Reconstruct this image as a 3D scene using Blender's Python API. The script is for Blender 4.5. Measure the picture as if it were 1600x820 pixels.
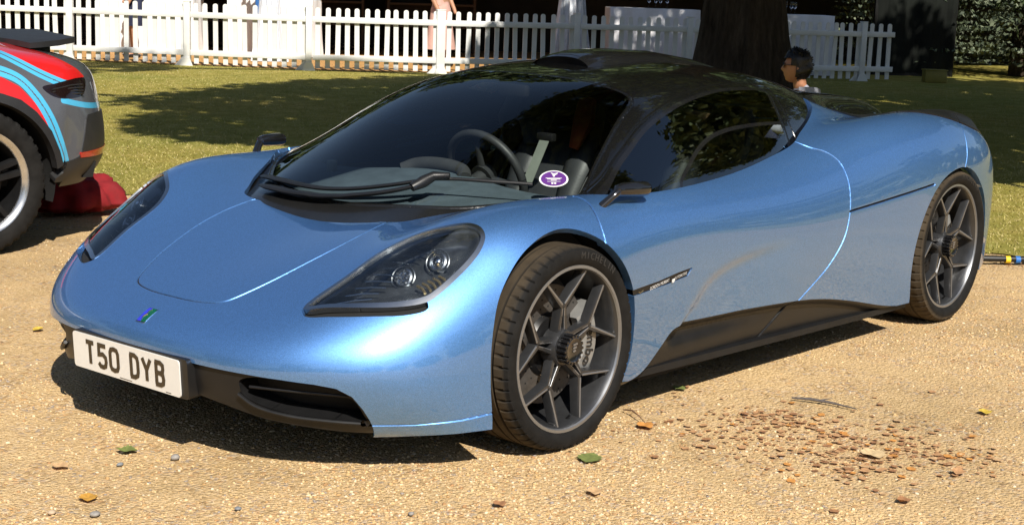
import bpy, bmesh, math, random
import numpy as np
from mathutils import Vector, Matrix

# ------------------------------------------------------------------ scene, camera, light
scene = bpy.context.scene
for ob in list(bpy.data.objects):
    bpy.data.objects.remove(ob, do_unlink=True)
COL = scene.collection
random.seed(7)
RNG = np.random.default_rng(11)

cam_data = bpy.data.cameras.new("camera")
cam = bpy.data.objects.new("camera", cam_data)
COL.objects.link(cam)
scene.camera = cam
cam_data.sensor_fit = 'HORIZONTAL'
cam_data.sensor_width = 36.0
cam_data.lens = 36.0 * 2389.7 / 1600.0
cam_data.clip_start = 0.05
cam_data.clip_end = 600.0
CAM_ROT = Matrix(((-0.6441, -0.1165, 0.7561), (0.7643, -0.1412, 0.6293), (0.0334, 0.9831, 0.1800)))
CAM_ROT = CAM_ROT.to_quaternion().normalized().to_matrix()
cam.matrix_world = Matrix.Translation((3.5844, 3.6693, 1.3994)) @ CAM_ROT.to_4x4()

SUN_AZ = math.radians(57.0)      # from +X (car forward) towards +Y (car left)
SUN_EL = math.radians(43.0)
SUN_DIR = Vector((math.cos(SUN_AZ) * math.cos(SUN_EL), math.sin(SUN_AZ) * math.cos(SUN_EL), math.sin(SUN_EL)))
world = bpy.data.worlds.new("World")
scene.world = world
world.use_nodes = True
wn = world.node_tree.nodes
wl = world.node_tree.links
wn.clear()
w_out = wn.new('ShaderNodeOutputWorld')
w_bg = wn.new('ShaderNodeBackground')
w_sky = wn.new('ShaderNodeTexSky')
w_sky.sky_type = 'NISHITA'
w_sky.sun_disc = False
w_sky.sun_elevation = SUN_EL
w_sky.sun_rotation = math.pi / 2 - SUN_AZ      # Blender measures it clockwise from +Y
w_sky.air_density = 1.0
w_sky.dust_density = 0.6
w_sky.ozone_density = 1.0
w_bg.inputs['Strength'].default_value = 0.062
wl.new(w_sky.outputs[0], w_bg.inputs[0])
wl.new(w_bg.outputs[0], w_out.inputs[0])
sun_data = bpy.data.lights.new("sun", 'SUN')
sun_data.energy = 4.8
sun_data.angle = math.radians(0.5)
sun_data.color = (1.0, 0.94, 0.84)
sun = bpy.data.objects.new("sun", sun_data)
COL.objects.link(sun)
sun.rotation_euler = SUN_DIR.to_track_quat('Z', 'Y').to_euler()
sun.location = SUN_DIR * 60

scene.view_settings.view_transform = 'Standard'
scene.view_settings.look = 'None'
scene.view_settings.gamma = 1.0
scene.view_settings.exposure = 0.45
scene.view_settings.use_curve_mapping = False
scene.render.engine = 'CYCLES'
scene.cycles.use_denoising = True
scene.cycles.max_bounces = 10
scene.cycles.transparent_max_bounces = 16
scene.cycles.sample_clamp_indirect = 6.0
scene.cycles.caustics_reflective = False
scene.cycles.caustics_refractive = False
# ------------------------------------------------------------------ mesh helpers
def unit(a):
    return a / np.maximum(np.linalg.norm(a, axis=-1, keepdims=True), 1e-12)


def bspline(net, nu, nv, mirror=True, corr=2, alpha=0.8):
    """smooth surface through a net of points: rows (u) x columns (v); v=0 lies on the symmetry plane"""
    P = np.array(net, float)

    def pad(C):
        a = 2 * C[:1] - C[1:2]
        b = 2 * C[-1:] - C[-2:-1]
        C = np.concatenate([a, C, b], 0)
        l = C[:, 1:2] * np.array([1, -1, 1]) if mirror else 2 * C[:, :1] - C[:, 1:2]
        r = 2 * C[:, -1:] - C[:, -2:-1]
        return np.concatenate([l, C, r], 1)

    def basis(n, k):
        t = np.linspace(0, n - 1, (n - 1) * k + 1)
        i = np.minimum(t.astype(int), n - 2)
        s = t - i
        B = np.zeros((len(t), n + 2))
        w = [(1 - s) ** 3 / 6, (3 * s ** 3 - 6 * s ** 2 + 4) / 6, (-3 * s ** 3 + 3 * s ** 2 + 3 * s + 1) / 6, s ** 3 / 6]
        for k_ in range(4):
            B[np.arange(len(t)), i + k_] += w[k_]
        return B
    n, m = P.shape[:2]
    Bu1, Bv1 = basis(n, 1), basis(m, 1)
    C = P.copy()
    for _ in range(corr):
        S = np.einsum('ai,bj,ijk->abk', Bu1, Bv1, pad(C))
        C = C + alpha * (P - S)
        if mirror:
            C[:, 0, 1] = 0
    return np.einsum('ai,bj,ijk->abk', basis(n, nu), basis(m, nv), pad(C))


def grid_tris(a, b):
    i, j = np.meshgrid(np.arange(a - 1), np.arange(b - 1), indexing='ij')
    v00 = (i * b + j).ravel()
    v10 = v00 + b
    v01 = v00 + 1
    v11 = v10 + 1
    return np.concatenate([np.stack([v00, v10, v11], 1), np.stack([v00, v11, v01], 1)])


class TM:
    """triangle mesh that can be cut along the zero line of a scalar field"""

    def __init__(self, V, F):
        self.V = np.asarray(V, float)
        self.F = np.asarray(F, int)
        self.N = None
        self.S = None

    def normals(self):
        V, F = self.V, self.F
        fn = np.cross(V[F[:, 1]] - V[F[:, 0]], V[F[:, 2]] - V[F[:, 0]])
        N = np.zeros_like(V)
        for k in range(3):
            np.add.at(N, F[:, k], fn)
        self.N = unit(N)
        return self.N

    def cut(self, fun, mask=None):
        V, F = self.V, self.F
        f = fun(V)
        f = np.where(np.abs(f) < 2e-5, 2e-5, f)
        s = f > 0
        fs = s[F]
        cr = fs.any(1) & ~fs.all(1)
        if mask is not None:
            cr &= mask(V[F].mean(1))
        if not cr.any():
            return self
        T = F[cr]
        keep = F[~cr]
        sT = s[T]
        odd = np.where(sT.sum(1) == 1, sT.argmax(1), (~sT).argmax(1))   # the lone vertex
        r = np.arange(len(T))
        a, b, c = T[r, odd], T[r, (odd + 1) % 3], T[r, (odd + 2) % 3]
        E = np.concatenate([np.stack([a, b], 1), np.stack([a, c], 1)])
        Es = np.sort(E, 1)
        key = Es[:, 0].astype(np.int64) * len(V) + Es[:, 1]
        uk, inv = np.unique(key, return_inverse=True)
        e0, e1 = uk // len(V), uk % len(V)
        t = f[e0] / (f[e0] - f[e1])
        nv = V[e0] + (V[e1] - V[e0]) * t[:, None]
        base = len(V)
        ab, ac = base + inv[:len(T)], base + inv[len(T):]
        self.F = np.concatenate([keep, np.stack([a, ab, ac], 1), np.stack([ab, b, c], 1), np.stack([ab, c, ac], 1)])
        self.V = np.concatenate([V, nv])
        if mask is not None:
            # close T-junctions against uncut neighbours by splitting those as well
            self._heal(e0, e1, base)
        self.N = None
        return self

    def _heal(self, e0, e1, base):
        n = len(self.V)
        d = {}
        lo, hi = np.minimum(e0, e1), np.maximum(e0, e1)
        for i in range(len(lo)):
            d[(int(lo[i]), int(hi[i]))] = base + i
        F = self.F
        bad = np.isin(F, lo).any(1) & np.isin(F, hi).any(1)
        out = []
        drop = []
        for k in np.nonzero(bad)[0]:
            t = [int(q) for q in F[k]]
            for q in range(3):
                x, y, z = t[q], t[(q + 1) % 3], t[(q + 2) % 3]
                m = d.get((min(x, y), max(x, y)))
                if m is not None:
                    out += [[x, m, z], [m, y, z]]
                    drop.append(k)
                    break
        if drop:
            self.F = np.concatenate([np.delete(F, drop, 0), np.array(out)])

    def refine(self, fun, target, passes=6):
        """split edges near the zero line of an unsigned distance field until they are short there"""
        for _ in range(passes):
            V, F = self.V, self.F
            d = fun(V)
            E = np.sort(np.concatenate([F[:, [0, 1]], F[:, [1, 2]], F[:, [2, 0]]]), 1)
            key = E[:, 0].astype(np.int64) * len(V) + E[:, 1]
            uk, inv = np.unique(key, return_inverse=True)
            e0, e1 = uk // len(V), uk % len(V)
            L = np.linalg.norm(V[e0] - V[e1], axis=1)
            mk = (L > target) & (np.minimum(d[e0], d[e1]) < L * .9 + target)
            if not mk.any():
                break
            # close: a triangle with two marked edges gets its longest marked too (keeps shapes good)
            nid = np.full(len(uk), -1)
            nid[mk] = len(V) + np.arange(mk.sum())
            nv = (V[e0[mk]] + V[e1[mk]]) / 2
            n = len(F)
            m3 = np.stack([nid[inv[:n]], nid[inv[n:2 * n]], nid[inv[2 * n:]]], 1)
            cnt = (m3 >= 0).sum(1)
            out = [F[cnt == 0]]
            for c in (1, 2, 3):
                T = F[cnt == c]
                q = m3[cnt == c]
                if not len(T):
                    continue
                r = np.arange(len(T))
                if c == 3:
                    a, b, g = T.T
                    x, y, z = q.T
                    out += [np.stack([a, x, z], 1), np.stack([x, b, y], 1), np.stack([z, y, g], 1), np.stack([x, y, z], 1)]
                elif c == 1:
                    k = (q >= 0).argmax(1)
                    a, b, g = T[r, k], T[r, (k + 1) % 3], T[r, (k + 2) % 3]
                    x = q[r, k]
                    out += [np.stack([a, x, g], 1), np.stack([x, b, g], 1)]
                else:
                    k = (q < 0).argmax(1)          # the unmarked edge a-b
                    a, b, g = T[r, k], T[r, (k + 1) % 3], T[r, (k + 2) % 3]
                    y, z = q[r, (k + 1) % 3], q[r, (k + 2) % 3]
                    out += [np.stack([z, y, g], 1), np.stack([a, b, y], 1), np.stack([a, y, z], 1)]
            self.V = np.concatenate([V, nv])
            self.F = np.concatenate(out)
        self.N = None
        return self

    def cen(self):
        return self.V[self.F].mean(1)

    def take(self, sel):
        F = self.F[sel]
        used, inv = np.unique(F, return_inverse=True)
        o = TM(self.V[used], inv.reshape(-1, 3))
        if self.N is not None:
            o.N = self.N[used]
        if self.S is not None and len(self.S) == len(self.V):
            o.S = self.S[used]
        return o

    def copy(self):
        o = TM(self.V.copy(), self.F.copy())
        o.N = None if self.N is None else self.N.copy()
        o.S = None if self.S is None else self.S.copy()
        return o

    def boundary(self):
        F = self.F
        E = np.concatenate([F[:, [0, 1]], F[:, [1, 2]], F[:, [2, 0]]])
        k = np.sort(E, 1)
        key = k[:, 0].astype(np.int64) * (len(self.V) + 1) + k[:, 1]
        u, i, c = np.unique(key, return_index=True, return_counts=True)
        return E[i[c == 1]]

    def skirt(self, depth, where=None, direction=None, steps=1, flare=0.0):
        """turn the open edges inwards so that the sheet reads as a panel with thickness"""
        if self.N is None:
            self.normals()
        B = self.boundary()
        if where is not None:
            B = B[where(self.V[B].mean(1))]
        if not len(B):
            return self
        ids, inv = np.unique(B, return_inverse=True)
        inv = inv.reshape(-1, 2)
        d = -(self.S if self.S is not None and len(self.S) == len(self.V) else self.N)[ids] if direction is None else np.broadcast_to(np.array(direction, float), (len(ids), 3))
        v0 = self.V[ids]
        v1 = v0 + d * depth
        n = len(self.V)
        m = len(ids)
        a, b = n + inv[:, 0], n + inv[:, 1]
        c, e = n + m + inv[:, 0], n + m + inv[:, 1]
        F2 = np.concatenate([np.stack([b, a, c], 1), np.stack([b, c, e], 1)])
        edge = self.V[B[:, 1]] - self.V[B[:, 0]]
        fn = unit(np.cross(d[inv[:, 0]], edge))
        NN = np.zeros((m, 3))
        np.add.at(NN, inv[:, 0], fn)
        np.add.at(NN, inv[:, 1], fn)
        NN = unit(NN)
        # face orientation decides the sign
        fN = np.cross(np.concatenate([v0, v1])[F2[:, 1] - n] - np.concatenate([v0, v1])[F2[:, 0] - n],
                      np.concatenate([v0, v1])[F2[:, 2] - n] - np.concatenate([v0, v1])[F2[:, 0] - n])
        if (fN[:len(B)] * fn).sum() < 0:
            NN = -NN
        self.V = np.concatenate([self.V, v0, v1])
        self.N = np.concatenate([self.N, NN, NN])
        self.F = np.concatenate([self.F, F2])
        return self

    def mirror(self):
        o = TM(self.V * np.array([1, -1, 1]), self.F[:, ::-1].copy())
        if self.N is not None:
            o.N = self.N * np.array([1, -1, 1])
        return o

    def join(self, *others):
        ms = [self] + list(others)
        for m in ms:
            if m.N is None:
                m.normals()
        off = 0
        Vs, Fs, Ns = [], [], []
        for m in ms:
            Vs.append(m.V)
            Ns.append(m.N)
            Fs.append(m.F + off)
            off += len(m.V)
        o = TM(np.concatenate(Vs), np.concatenate(Fs))
        o.N = np.concatenate(Ns)
        return o


def crom(pts, n=12, closed=False):
    """Catmull-Rom curve through points"""
    P = np.array(pts, float)
    if closed:
        Q = np.concatenate([P[-1:], P, P[:2]])
    else:
        Q = np.concatenate([2 * P[:1] - P[1:2], P, 2 * P[-1:] - P[-2:-1]])
    out = []
    for i in range(1, len(Q) - 2):
        p0, p1, p2, p3 = Q[i - 1], Q[i], Q[i + 1], Q[i + 2]
        t0 = 0
        t1 = max(np.linalg.norm(p1 - p0), 1e-9) ** .5
        t2 = t1 + max(np.linalg.norm(p2 - p1), 1e-9) ** .5
        t3 = t2 + max(np.linalg.norm(p3 - p2), 1e-9) ** .5
        t = np.linspace(t1, t2, n, endpoint=False)[:, None]
        A1 = (t1 - t) / (t1 - t0) * p0 + (t - t0) / (t1 - t0) * p1
        A2 = (t2 - t) / (t2 - t1) * p1 + (t - t1) / (t2 - t1) * p2
        A3 = (t3 - t) / (t3 - t2) * p2 + (t - t2) / (t3 - t2) * p3
        B1 = (t2 - t) / (t2 - t0) * A1 + (t - t0) / (t2 - t0) * A2
        B2 = (t3 - t) / (t3 - t1) * A2 + (t - t1) / (t3 - t1) * A3
        out.append((t2 - t) / (t2 - t1) * B1 + (t - t1) / (t2 - t1) * B2)
    out = np.concatenate(out)
    if not closed:
        out = np.concatenate([out, P[-1:]])
    return out


def seg_dist(Q, poly, closed):
    """distance of 2-D points to a polyline"""
    P = np.asarray(poly, float)
    A = P if closed else P[:-1]
    B = np.roll(P, -1, 0) if closed else P[1:]
    best = np.full(len(Q), 1e9)
    for a, b in zip(A, B):
        ab = b - a
        t = np.clip(((Q - a) @ ab) / max(ab @ ab, 1e-12), 0, 1)
        best = np.minimum(best, np.linalg.norm(Q - a - t[:, None] * ab, axis=1))
    return best


def in_poly(Q, poly):
    P = np.asarray(poly, float)
    x, y = Q[:, 0], Q[:, 1]
    ins = np.zeros(len(Q), bool)
    for (x0, y0), (x1, y1) in zip(P, np.roll(P, -1, 0)):
        if y0 == y1:
            continue
        c = ((y0 > y) != (y1 > y)) & (x < (x1 - x0) * (y - y0) / (y1 - y0) + x0)
        ins ^= c
    return ins


def sdf_poly(poly, ax):
    """signed distance field (negative inside) of a closed outline drawn in the plane of axes ax"""
    P = np.asarray(poly, float)
    lo, hi = P.min(0) - .08, P.max(0) + .08

    def f(V):
        Q = V[:, ax]
        d = np.full(len(Q), 1.0)
        m = ((Q > lo) & (Q < hi)).all(1)
        if m.any():
            dd = seg_dist(Q[m], P, True)
            d[m] = np.where(in_poly(Q[m], P), -dd, dd)
        return d
    return f


def dist_line(poly, ax, closed=False):
    P = np.asarray(poly, float)
    lo, hi = P.min(0) - .08, P.max(0) + .08

    def f(V):
        Q = V[:, ax]
        d = np.full(len(Q), 1.0)
        m = ((Q > lo) & (Q < hi)).all(1)
        if m.any():
            d[m] = seg_dist(Q[m], P, closed)
        return d
    return f


def sstep(a, b, x):
    t = np.clip((x - a) / (b - a), 0, 1)
    return t * t * (3 - 2 * t)


def to_obj(name, tm, mat, parent=None, smooth=True):
    if tm.N is None:
        tm.normals()
    me = bpy.data.meshes.new(name)
    me.from_pydata(tm.V.tolist(), [], tm.F.tolist())
    me.materials.append(mat)
    if smooth:
        me.shade_smooth()
        me.normals_split_custom_set_from_vertices(tm.N.tolist())
    o = bpy.data.objects.new(name, me)
    COL.objects.link(o)
    if parent is not None:
        o.parent = parent
    return o


class MB:
    """collects simple solids into one mesh"""

    def __init__(self):
        self.v, self.f, self.s = [], [], []

    def add(self, V, F, smooth=False):
        o = len(self.v)
        self.v += [tuple(map(float, p)) for p in V]
        self.f += [tuple(int(i) + o for i in f) for f in F]
        self.s += [smooth] * len(F)
        return self

    def box(self, c, s, rot=None, bev=0.0, taper=1.0):
        c = np.array(c, float)
        h = np.array(s, float) / 2
        if bev > 0:
            b = min(bev, h.min() * .9)
            V, F = [], []
            bm = bmesh.new()
            bmesh.ops.create_cube(bm, size=1.0)
            for v in bm.verts:
                v.co = Vector((v.co.x * s[0], v.co.y * s[1], v.co.z * s[2]))
            bmesh.ops.bevel(bm, geom=list(bm.edges), offset=b, segments=2, affect='EDGES', profile=.5)
            bm.verts.index_update()
            V = np.array([v.co[:] for v in bm.verts])
            F = [[v.index for v in f.verts] for f in bm.faces]
            bm.free()
        else:
            V = np.array([[x, y, z] for x in (-1, 1) for y in (-1, 1) for z in (-1, 1)]) * h
            F = [(0, 1, 3, 2), (4, 6, 7, 5), (0, 4, 5, 1), (2, 3, 7, 6), (0, 2, 6, 4), (1, 5, 7, 3)]
        if rot is not None:
            V = V @ np.array(rot).T
        return self.add(V + c, F, bev > 0)

    def tube(self, pts, rad, seg=10, caps=True, squash=None, up=(0, 0, 1)):
        P = np.array(pts, float)
        n = len(P)
        rad = np.broadcast_to(np.array(rad, float), (n,))
        T = unit(np.gradient(P, axis=0)) if n > 1 else None
        u = np.array(up, float)
        if abs(T[0] @ u) > .95:
            u = np.array([1., 0, 0])
        a = unit(np.cross(T[0], u))
        V = []
        for i in range(n):
            a = unit(a - T[i] * (a @ T[i]))
            b = np.cross(T[i], a)
            th = np.linspace(0, 2 * np.pi, seg, endpoint=False)
            k = 1.0 if squash is None else squash
            V.append(P[i] + rad[i] * (np.cos(th)[:, None] * a + k * np.sin(th)[:, None] * b))
        V = np.concatenate(V)
        F = []
        for i in range(n - 1):
            for j in range(seg):
                k = (j + 1) % seg
                F.append((i * seg + j, i * seg + k, (i + 1) * seg + k, (i + 1) * seg + j))
        if caps:
            F.append(tuple(range(seg - 1, -1, -1)))
            F.append(tuple((n - 1) * seg + j for j in range(seg)))
        return self.add(V, F, True)

    def lathe(self, prof, seg=48, axis='y', center=(0, 0, 0), a0=0, a1=2 * math.pi):
        """prof: list of (radius, height along axis)"""
        n = len(prof)
        full = abs(a1 - a0 - 2 * math.pi) < 1e-6
        th = np.linspace(a0, a1, seg, endpoint=not full)
        V = []
        for r, h in prof:
            for t in th:
                if axis == 'y':
                    V.append((r * math.cos(t), h, r * math.sin(t)))
                elif axis == 'z':
                    V.append((r * math.cos(t), r * math.sin(t), h))
                else:
                    V.append((h, r * math.cos(t), r * math.sin(t)))
        F = []
        m = len(th)
        for i in range(n - 1):
            for j in range(m if full else m - 1):
                k = (j + 1) % m
                F.append((i * m + j, (i + 1) * m + j, (i + 1) * m + k, i * m + k))
        return self.add(np.array(V) + np.array(center), F, True)

    def prism(self, poly, base, ex, ey, ez, depth):
        """outline poly (2-D) in the plane base+ex,ey, pushed along ez by depth"""
        P = np.array(poly, float)
        ex, ey, ez, base = (np.array(q, float) for q in (ex, ey, ez, base))
        A = base + P[:, :1] * ex + P[:, 1:] * ey
        B = A + ez * depth
        n = len(P)
        F = [tuple(range(n - 1, -1, -1)), tuple(n + i for i in range(n))]
        F += [(i, (i + 1) % n, n + (i + 1) % n, n + i) for i in range(n)]
        return self.add(np.concatenate([A, B]), F)

    def build(self, name, mat, parent=None, auto=40):
        me = bpy.data.meshes.new(name)
        me.from_pydata(self.v, [], self.f)
        me.materials.append(mat)
        bm = bmesh.new()
        bm.from_mesh(me)
        bmesh.ops.recalc_face_normals(bm, faces=bm.faces)
        bm.to_mesh(me)
        bm.free()
        me.shade_smooth()
        if auto is not None and hasattr(me, 'set_sharp_from_angle'):
            me.set_sharp_from_angle(angle=math.radians(auto))
        o = bpy.data.objects.new(name, me)
        COL.objects.link(o)
        if parent is not None:
            o.parent = parent
        return o


def empty(name, loc=(0, 0, 0), rz=0.0):
    o = bpy.data.objects.new(name, None)
    o.empty_display_size = .2
    COL.objects.link(o)
    o.location = loc
    o.rotation_euler = (0, 0, rz)
    return o


def tag(o, label=None, cat=None, group=None, kind=None):
    if label:
        o['label'] = label
    if cat:
        o['category'] = cat
    if group:
        o['group'] = group
    if kind:
        o['kind'] = kind
    return o


def clone(o, parent=None):
    c = o.copy()
    COL.objects.link(c)
    c.parent = parent
    for ch in o.children:
        clone(ch, c)
    return c
# ------------------------------------------------------------------ materials
def new_mat(name):
    m = bpy.data.materials.new(name)
    m.use_nodes = True
    nt = m.node_tree
    return m, nt, nt.nodes['Principled BSDF']


def pset(b, **kw):
    names = dict(color='Base Color', rough='Roughness', metal='Metallic', coat='Coat Weight', coat_rough='Coat Roughness', coat_ior='Coat IOR',
                 spec='Specular IOR Level', ior='IOR', sheen='Sheen Weight', trans='Transmission Weight', alpha='Alpha', sub='Subsurface Weight')
    for k, v in kw.items():
        if k == 'color':
            v = (*v, 1)
        b.inputs[names[k]].default_value = v


def nd(nt, typ, **kw):
    n = nt.nodes.new(typ)
    for k, v in kw.items():
        setattr(n, k, v)
    return n


def noise(nt, scale, detail=3, rough=.55, vec=None, dim='3D'):
    n = nd(nt, 'ShaderNodeTexNoise')
    n.inputs['Scale'].default_value = scale
    n.inputs['Detail'].default_value = detail
    n.inputs['Roughness'].default_value = rough
    if vec is not None:
        nt.links.new(vec, n.inputs['Vector'])
    return n


def ramp(nt, src, stops, interp='LINEAR'):
    r = nd(nt, 'ShaderNodeValToRGB')
    r.color_ramp.interpolation = interp
    el = r.color_ramp.elements
    while len(el) < len(stops):
        el.new(.5)
    for e, (p, c) in zip(el, stops):
        e.position = p
        e.color = (*c, 1)
    nt.links.new(src, r.inputs[0])
    return r


def mixc(nt, fac, a, b, mode='MIX'):
    m = nd(nt, 'ShaderNodeMix', data_type='RGBA', blend_type=mode)
    for s, v in ((m.inputs[0], fac), (m.inputs[6], a), (m.inputs[7], b)):
        if hasattr(v, 'links') or hasattr(v, 'is_output'):
            nt.links.new(v, s)
        elif isinstance(v, tuple):
            s.default_value = (*v, 1)
        else:
            s.default_value = v
    return m.outputs[2]


def bump(nt, b, height, strength=.3, dist=.01):
    n = nd(nt, 'ShaderNodeBump')
    n.inputs['Strength'].default_value = strength
    n.inputs['Distance'].default_value = dist
    nt.links.new(height, n.inputs['Height'])
    nt.links.new(n.outputs[0], b.inputs['Normal'])
    return n


def objco(nt):
    return nd(nt, 'ShaderNodeTexCoord').outputs['Object']


def plain(name, color, rough=.5, metal=0., var=.12, vscale=14., coat=0., bstr=0., bscale=120., spec=.5, coat_rough=.05):
    """one-colour material with slight procedural unevenness in tone and gloss"""
    m, nt, b = new_mat(name)
    pset(b, color=color, rough=rough, metal=metal, coat=coat, coat_rough=coat_rough, spec=spec)
    co = objco(nt)
    n = noise(nt, vscale, 4, .6, co)
    lo = tuple(max(0, c * (1 - var)) for c in color)
    hi = tuple(min(1, c * (1 + var)) for c in color)
    r = ramp(nt, n.outputs[0], [(.3, lo), (.7, hi)])
    nt.links.new(r.outputs[0], b.inputs['Base Color'])
    mr = nd(nt, 'ShaderNodeMapRange')
    mr.inputs[3].default_value = max(.02, rough * .85)
    mr.inputs[4].default_value = min(1, rough * 1.15)
    nt.links.new(n.outputs[0], mr.inputs[0])
    nt.links.new(mr.outputs[0], b.inputs['Roughness'])
    if bstr:
        n2 = noise(nt, bscale, 3, .6, co)
        bump(nt, b, n2.outputs[0], bstr, .002)
    return m


def car_paint(name, color, flake=.12, metal=.55, rough=.36, ior=1.65):
    m, nt, b = new_mat(name)
    pset(b, color=color, rough=rough, metal=metal, coat=1.0, coat_rough=.004, coat_ior=ior)
    co = objco(nt)
    v = nd(nt, 'ShaderNodeTexVoronoi')
    v.inputs['Scale'].default_value = 900
    nt.links.new(co, v.inputs['Vector'])
    sep = nd(nt, 'ShaderNodeSeparateColor')
    nt.links.new(v.outputs['Color'], sep.inputs[0])
    r = ramp(nt, sep.outputs[0], [(0, tuple(c * (1 - flake) for c in color)), (1, tuple(min(1, c * (1 + flake)) for c in color))])
    nt.links.new(r.outputs[0], b.inputs['Base Color'])
    # very fine orange peel in the clear coat
    n = noise(nt, 55, 2, .5, co)
    bn = nd(nt, 'ShaderNodeBump')
    bn.inputs['Strength'].default_value = .006
    bn.inputs['Distance'].default_value = .002
    nt.links.new(n.outputs[0], bn.inputs['Height'])
    nt.links.new(bn.outputs[0], b.inputs['Coat Normal'])
    return m


def thin_glass(name, tint, ior=1.5, rough=.0, boost=1.0):
    """single-sheet glass: what lies behind shows through the tint, the surface mirrors by Fresnel"""
    m = bpy.data.materials.new(name)
    m.use_nodes = True
    nt = m.node_tree
    nt.nodes.clear()
    out = nd(nt, 'ShaderNodeOutputMaterial')
    tr = nd(nt, 'ShaderNodeBsdfTransparent')
    co = objco(nt)
    n = noise(nt, 3.0, 2, .5, co)
    r = ramp(nt, n.outputs[0], [(.3, tuple(c * .96 for c in tint)), (.7, tint)])
    nt.links.new(r.outputs[0], tr.inputs[0])
    gl = nd(nt, 'ShaderNodeBsdfGlossy')
    gl.inputs['Roughness'].default_value = rough
    gl.inputs['Color'].default_value = (1, 1, 1, 1)
    fr = nd(nt, 'ShaderNodeFresnel')
    fr.inputs['IOR'].default_value = ior
    mx = nd(nt, 'ShaderNodeMixShader')
    nt.links.new(fr.outputs[0], mx.inputs[0])
    nt.links.new(tr.outputs[0], mx.inputs[1])
    nt.links.new(gl.outputs[0], mx.inputs[2])
    nt.links.new(mx.outputs[0], out.inputs[0])
    return m


def carbon(name, rough=.22, scale=260.):
    """woven carbon-fibre under a clear coat"""
    m, nt, b = new_mat(name)
    pset(b, color=(.006, .006, .006), rough=rough, coat=1.0, coat_rough=.02, spec=.2)
    co = objco(nt)
    w1 = nd(nt, 'ShaderNodeTexWave', wave_type='BANDS', bands_direction='DIAGONAL')
    w1.inputs['Scale'].default_value = scale
    nt.links.new(co, w1.inputs['Vector'])
    r = ramp(nt, w1.outputs[0], [(.3, (.003, .003, .003)), (.7, (.009, .009, .009))])
    nt.links.new(r.outputs[0], b.inputs['Base Color'])
    return m


M = {}
M['paint'] = car_paint('blue_metallic_paint', (.138, .335, .725), metal=.84, rough=.45, ior=1.8, flake=.25)
M['black_gloss'] = plain('gloss_black', (.010, .010, .011), .12, coat=.8)
M['roof_black'] = carbon('carbon_roof', .2)
M['satin_black'] = plain('satin_black', (.010, .010, .0105), .38, var=.2, spec=.35)
M['frit'] = plain('black_frit', (.012, .012, .012), .25, coat=.5, coat_rough=.08)
M['plastic'] = plain('black_plastic', (.010, .010, .0105), .42, bstr=.15, bscale=400)
M['void'] = plain('dark_lining', (.006, .006, .006), .9)
M['trim'] = plain('cabin_lining', (.03, .032, .035), .85, var=.2)
M['hl_house'] = plain('headlight_housing', (.13, .14, .15), .26, .7, .35, 25, coat=.6)
M['mesh_dark'] = plain('intake_dark', (.008, .008, .008), .7)
M['glass'] = thin_glass('windscreen_glass', (.90, .95, .94), 1.5)
M['side_glass'] = thin_glass('side_window_glass', (.66, .73, .71), 2.5)
M['lens'] = thin_glass('headlight_lens', (.90, .93, .95), 1.9)
M['chrome'] = plain('chrome', (.75, .76, .78), .08, 1.0, .03)
M['silver'] = plain('satin_silver', (.62, .64, .66), .24, 1.0, .06)
M['rim'] = plain('anthracite_alloy', (.075, .077, .082), .34, .7, .10, 30, coat=.3)
M['rim_cut'] = plain('machined_alloy', (.30, .31, .33), .34, .75, .05, 40)
M['tyre'] = plain('tyre_rubber', (.013, .0125, .012), .7, var=.3, vscale=20, bstr=.2, bscale=300, spec=.12)
M['tyre_plain'] = plain('rally_tyre_rubber', (.014, .0135, .013), .75, var=.3, vscale=20, spec=.12)
nt_ = M['tyre'].node_tree
b_ = nt_.nodes['Principled BSDF']
sx_ = nd(nt_, 'ShaderNodeSeparateXYZ')
nt_.links.new(objco(nt_), sx_.inputs[0])
cb_ = nd(nt_, 'ShaderNodeCombineXYZ')
nt_.links.new(sx_.outputs[0], cb_.inputs[0])
nt_.links.new(sx_.outputs[2], cb_.inputs[2])
ln_ = nd(nt_, 'ShaderNodeVectorMath', operation='LENGTH')
nt_.links.new(cb_.outputs[0], ln_.inputs[0])
mr_ = nd(nt_, 'ShaderNodeMapRange')
mr_.inputs[1].default_value = .307
mr_.inputs[2].default_value = .317
mr_.inputs[4].default_value = .62
nt_.links.new(ln_.outputs['Value'], mr_.inputs[0])
dn_ = noise(nt_, 9, 4, .6, objco(nt_))
mm_ = nd(nt_, 'ShaderNodeMath', operation='MULTIPLY')
nt_.links.new(mr_.outputs[0], mm_.inputs[0])
nt_.links.new(dn_.outputs[0], mm_.inputs[1])
src_ = b_.inputs['Base Color'].links[0].from_socket
nt_.links.new(mixc(nt_, mm_.outputs[0], src_, (.17, .125, .075)), b_.inputs['Base Color'])      # gravel dust ground into the tread
M['tyre_letter'] = plain('tyre_lettering', (.028, .027, .026), .6)
M['disc'] = plain('carbon_ceramic_disc', (.075, .068, .062), .5, .3, .2, 60)
M['caliper'] = plain('caliper_grey', (.33, .33, .32), .4, .5)
M['white_letter'] = plain('white_print', (.75, .75, .74), .5)
M['black_letter'] = plain('black_print', (.02, .02, .02), .5)
M['plate_white'] = plain('plate_reflective_white', (.78, .78, .76), .4, var=.03, coat=.2)
M['plate_letter'] = plain('plate_characters', (.045, .032, .018), .45, var=.4, vscale=90)
M['dash'] = plain('dark_alcantara', (.06, .085, .105), .9, var=.2, bstr=.2)
M['leather'] = plain('black_leather', (.032, .034, .037), .5, bstr=.2)
M['orange'] = plain('orange_alcantara', (.72, .14, .04), .85)
M['belt'] = plain('grey_webbing', (.17, .19, .16), .8, bstr=.4, bscale=500)
M['blue_trim_sunlit'] = plain('blue_door_trim_sunlit', (.10, .30, .58), .4, var=.06, coat=.4)  # lighter than the car paint: sun on the capping is put into the colour
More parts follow.
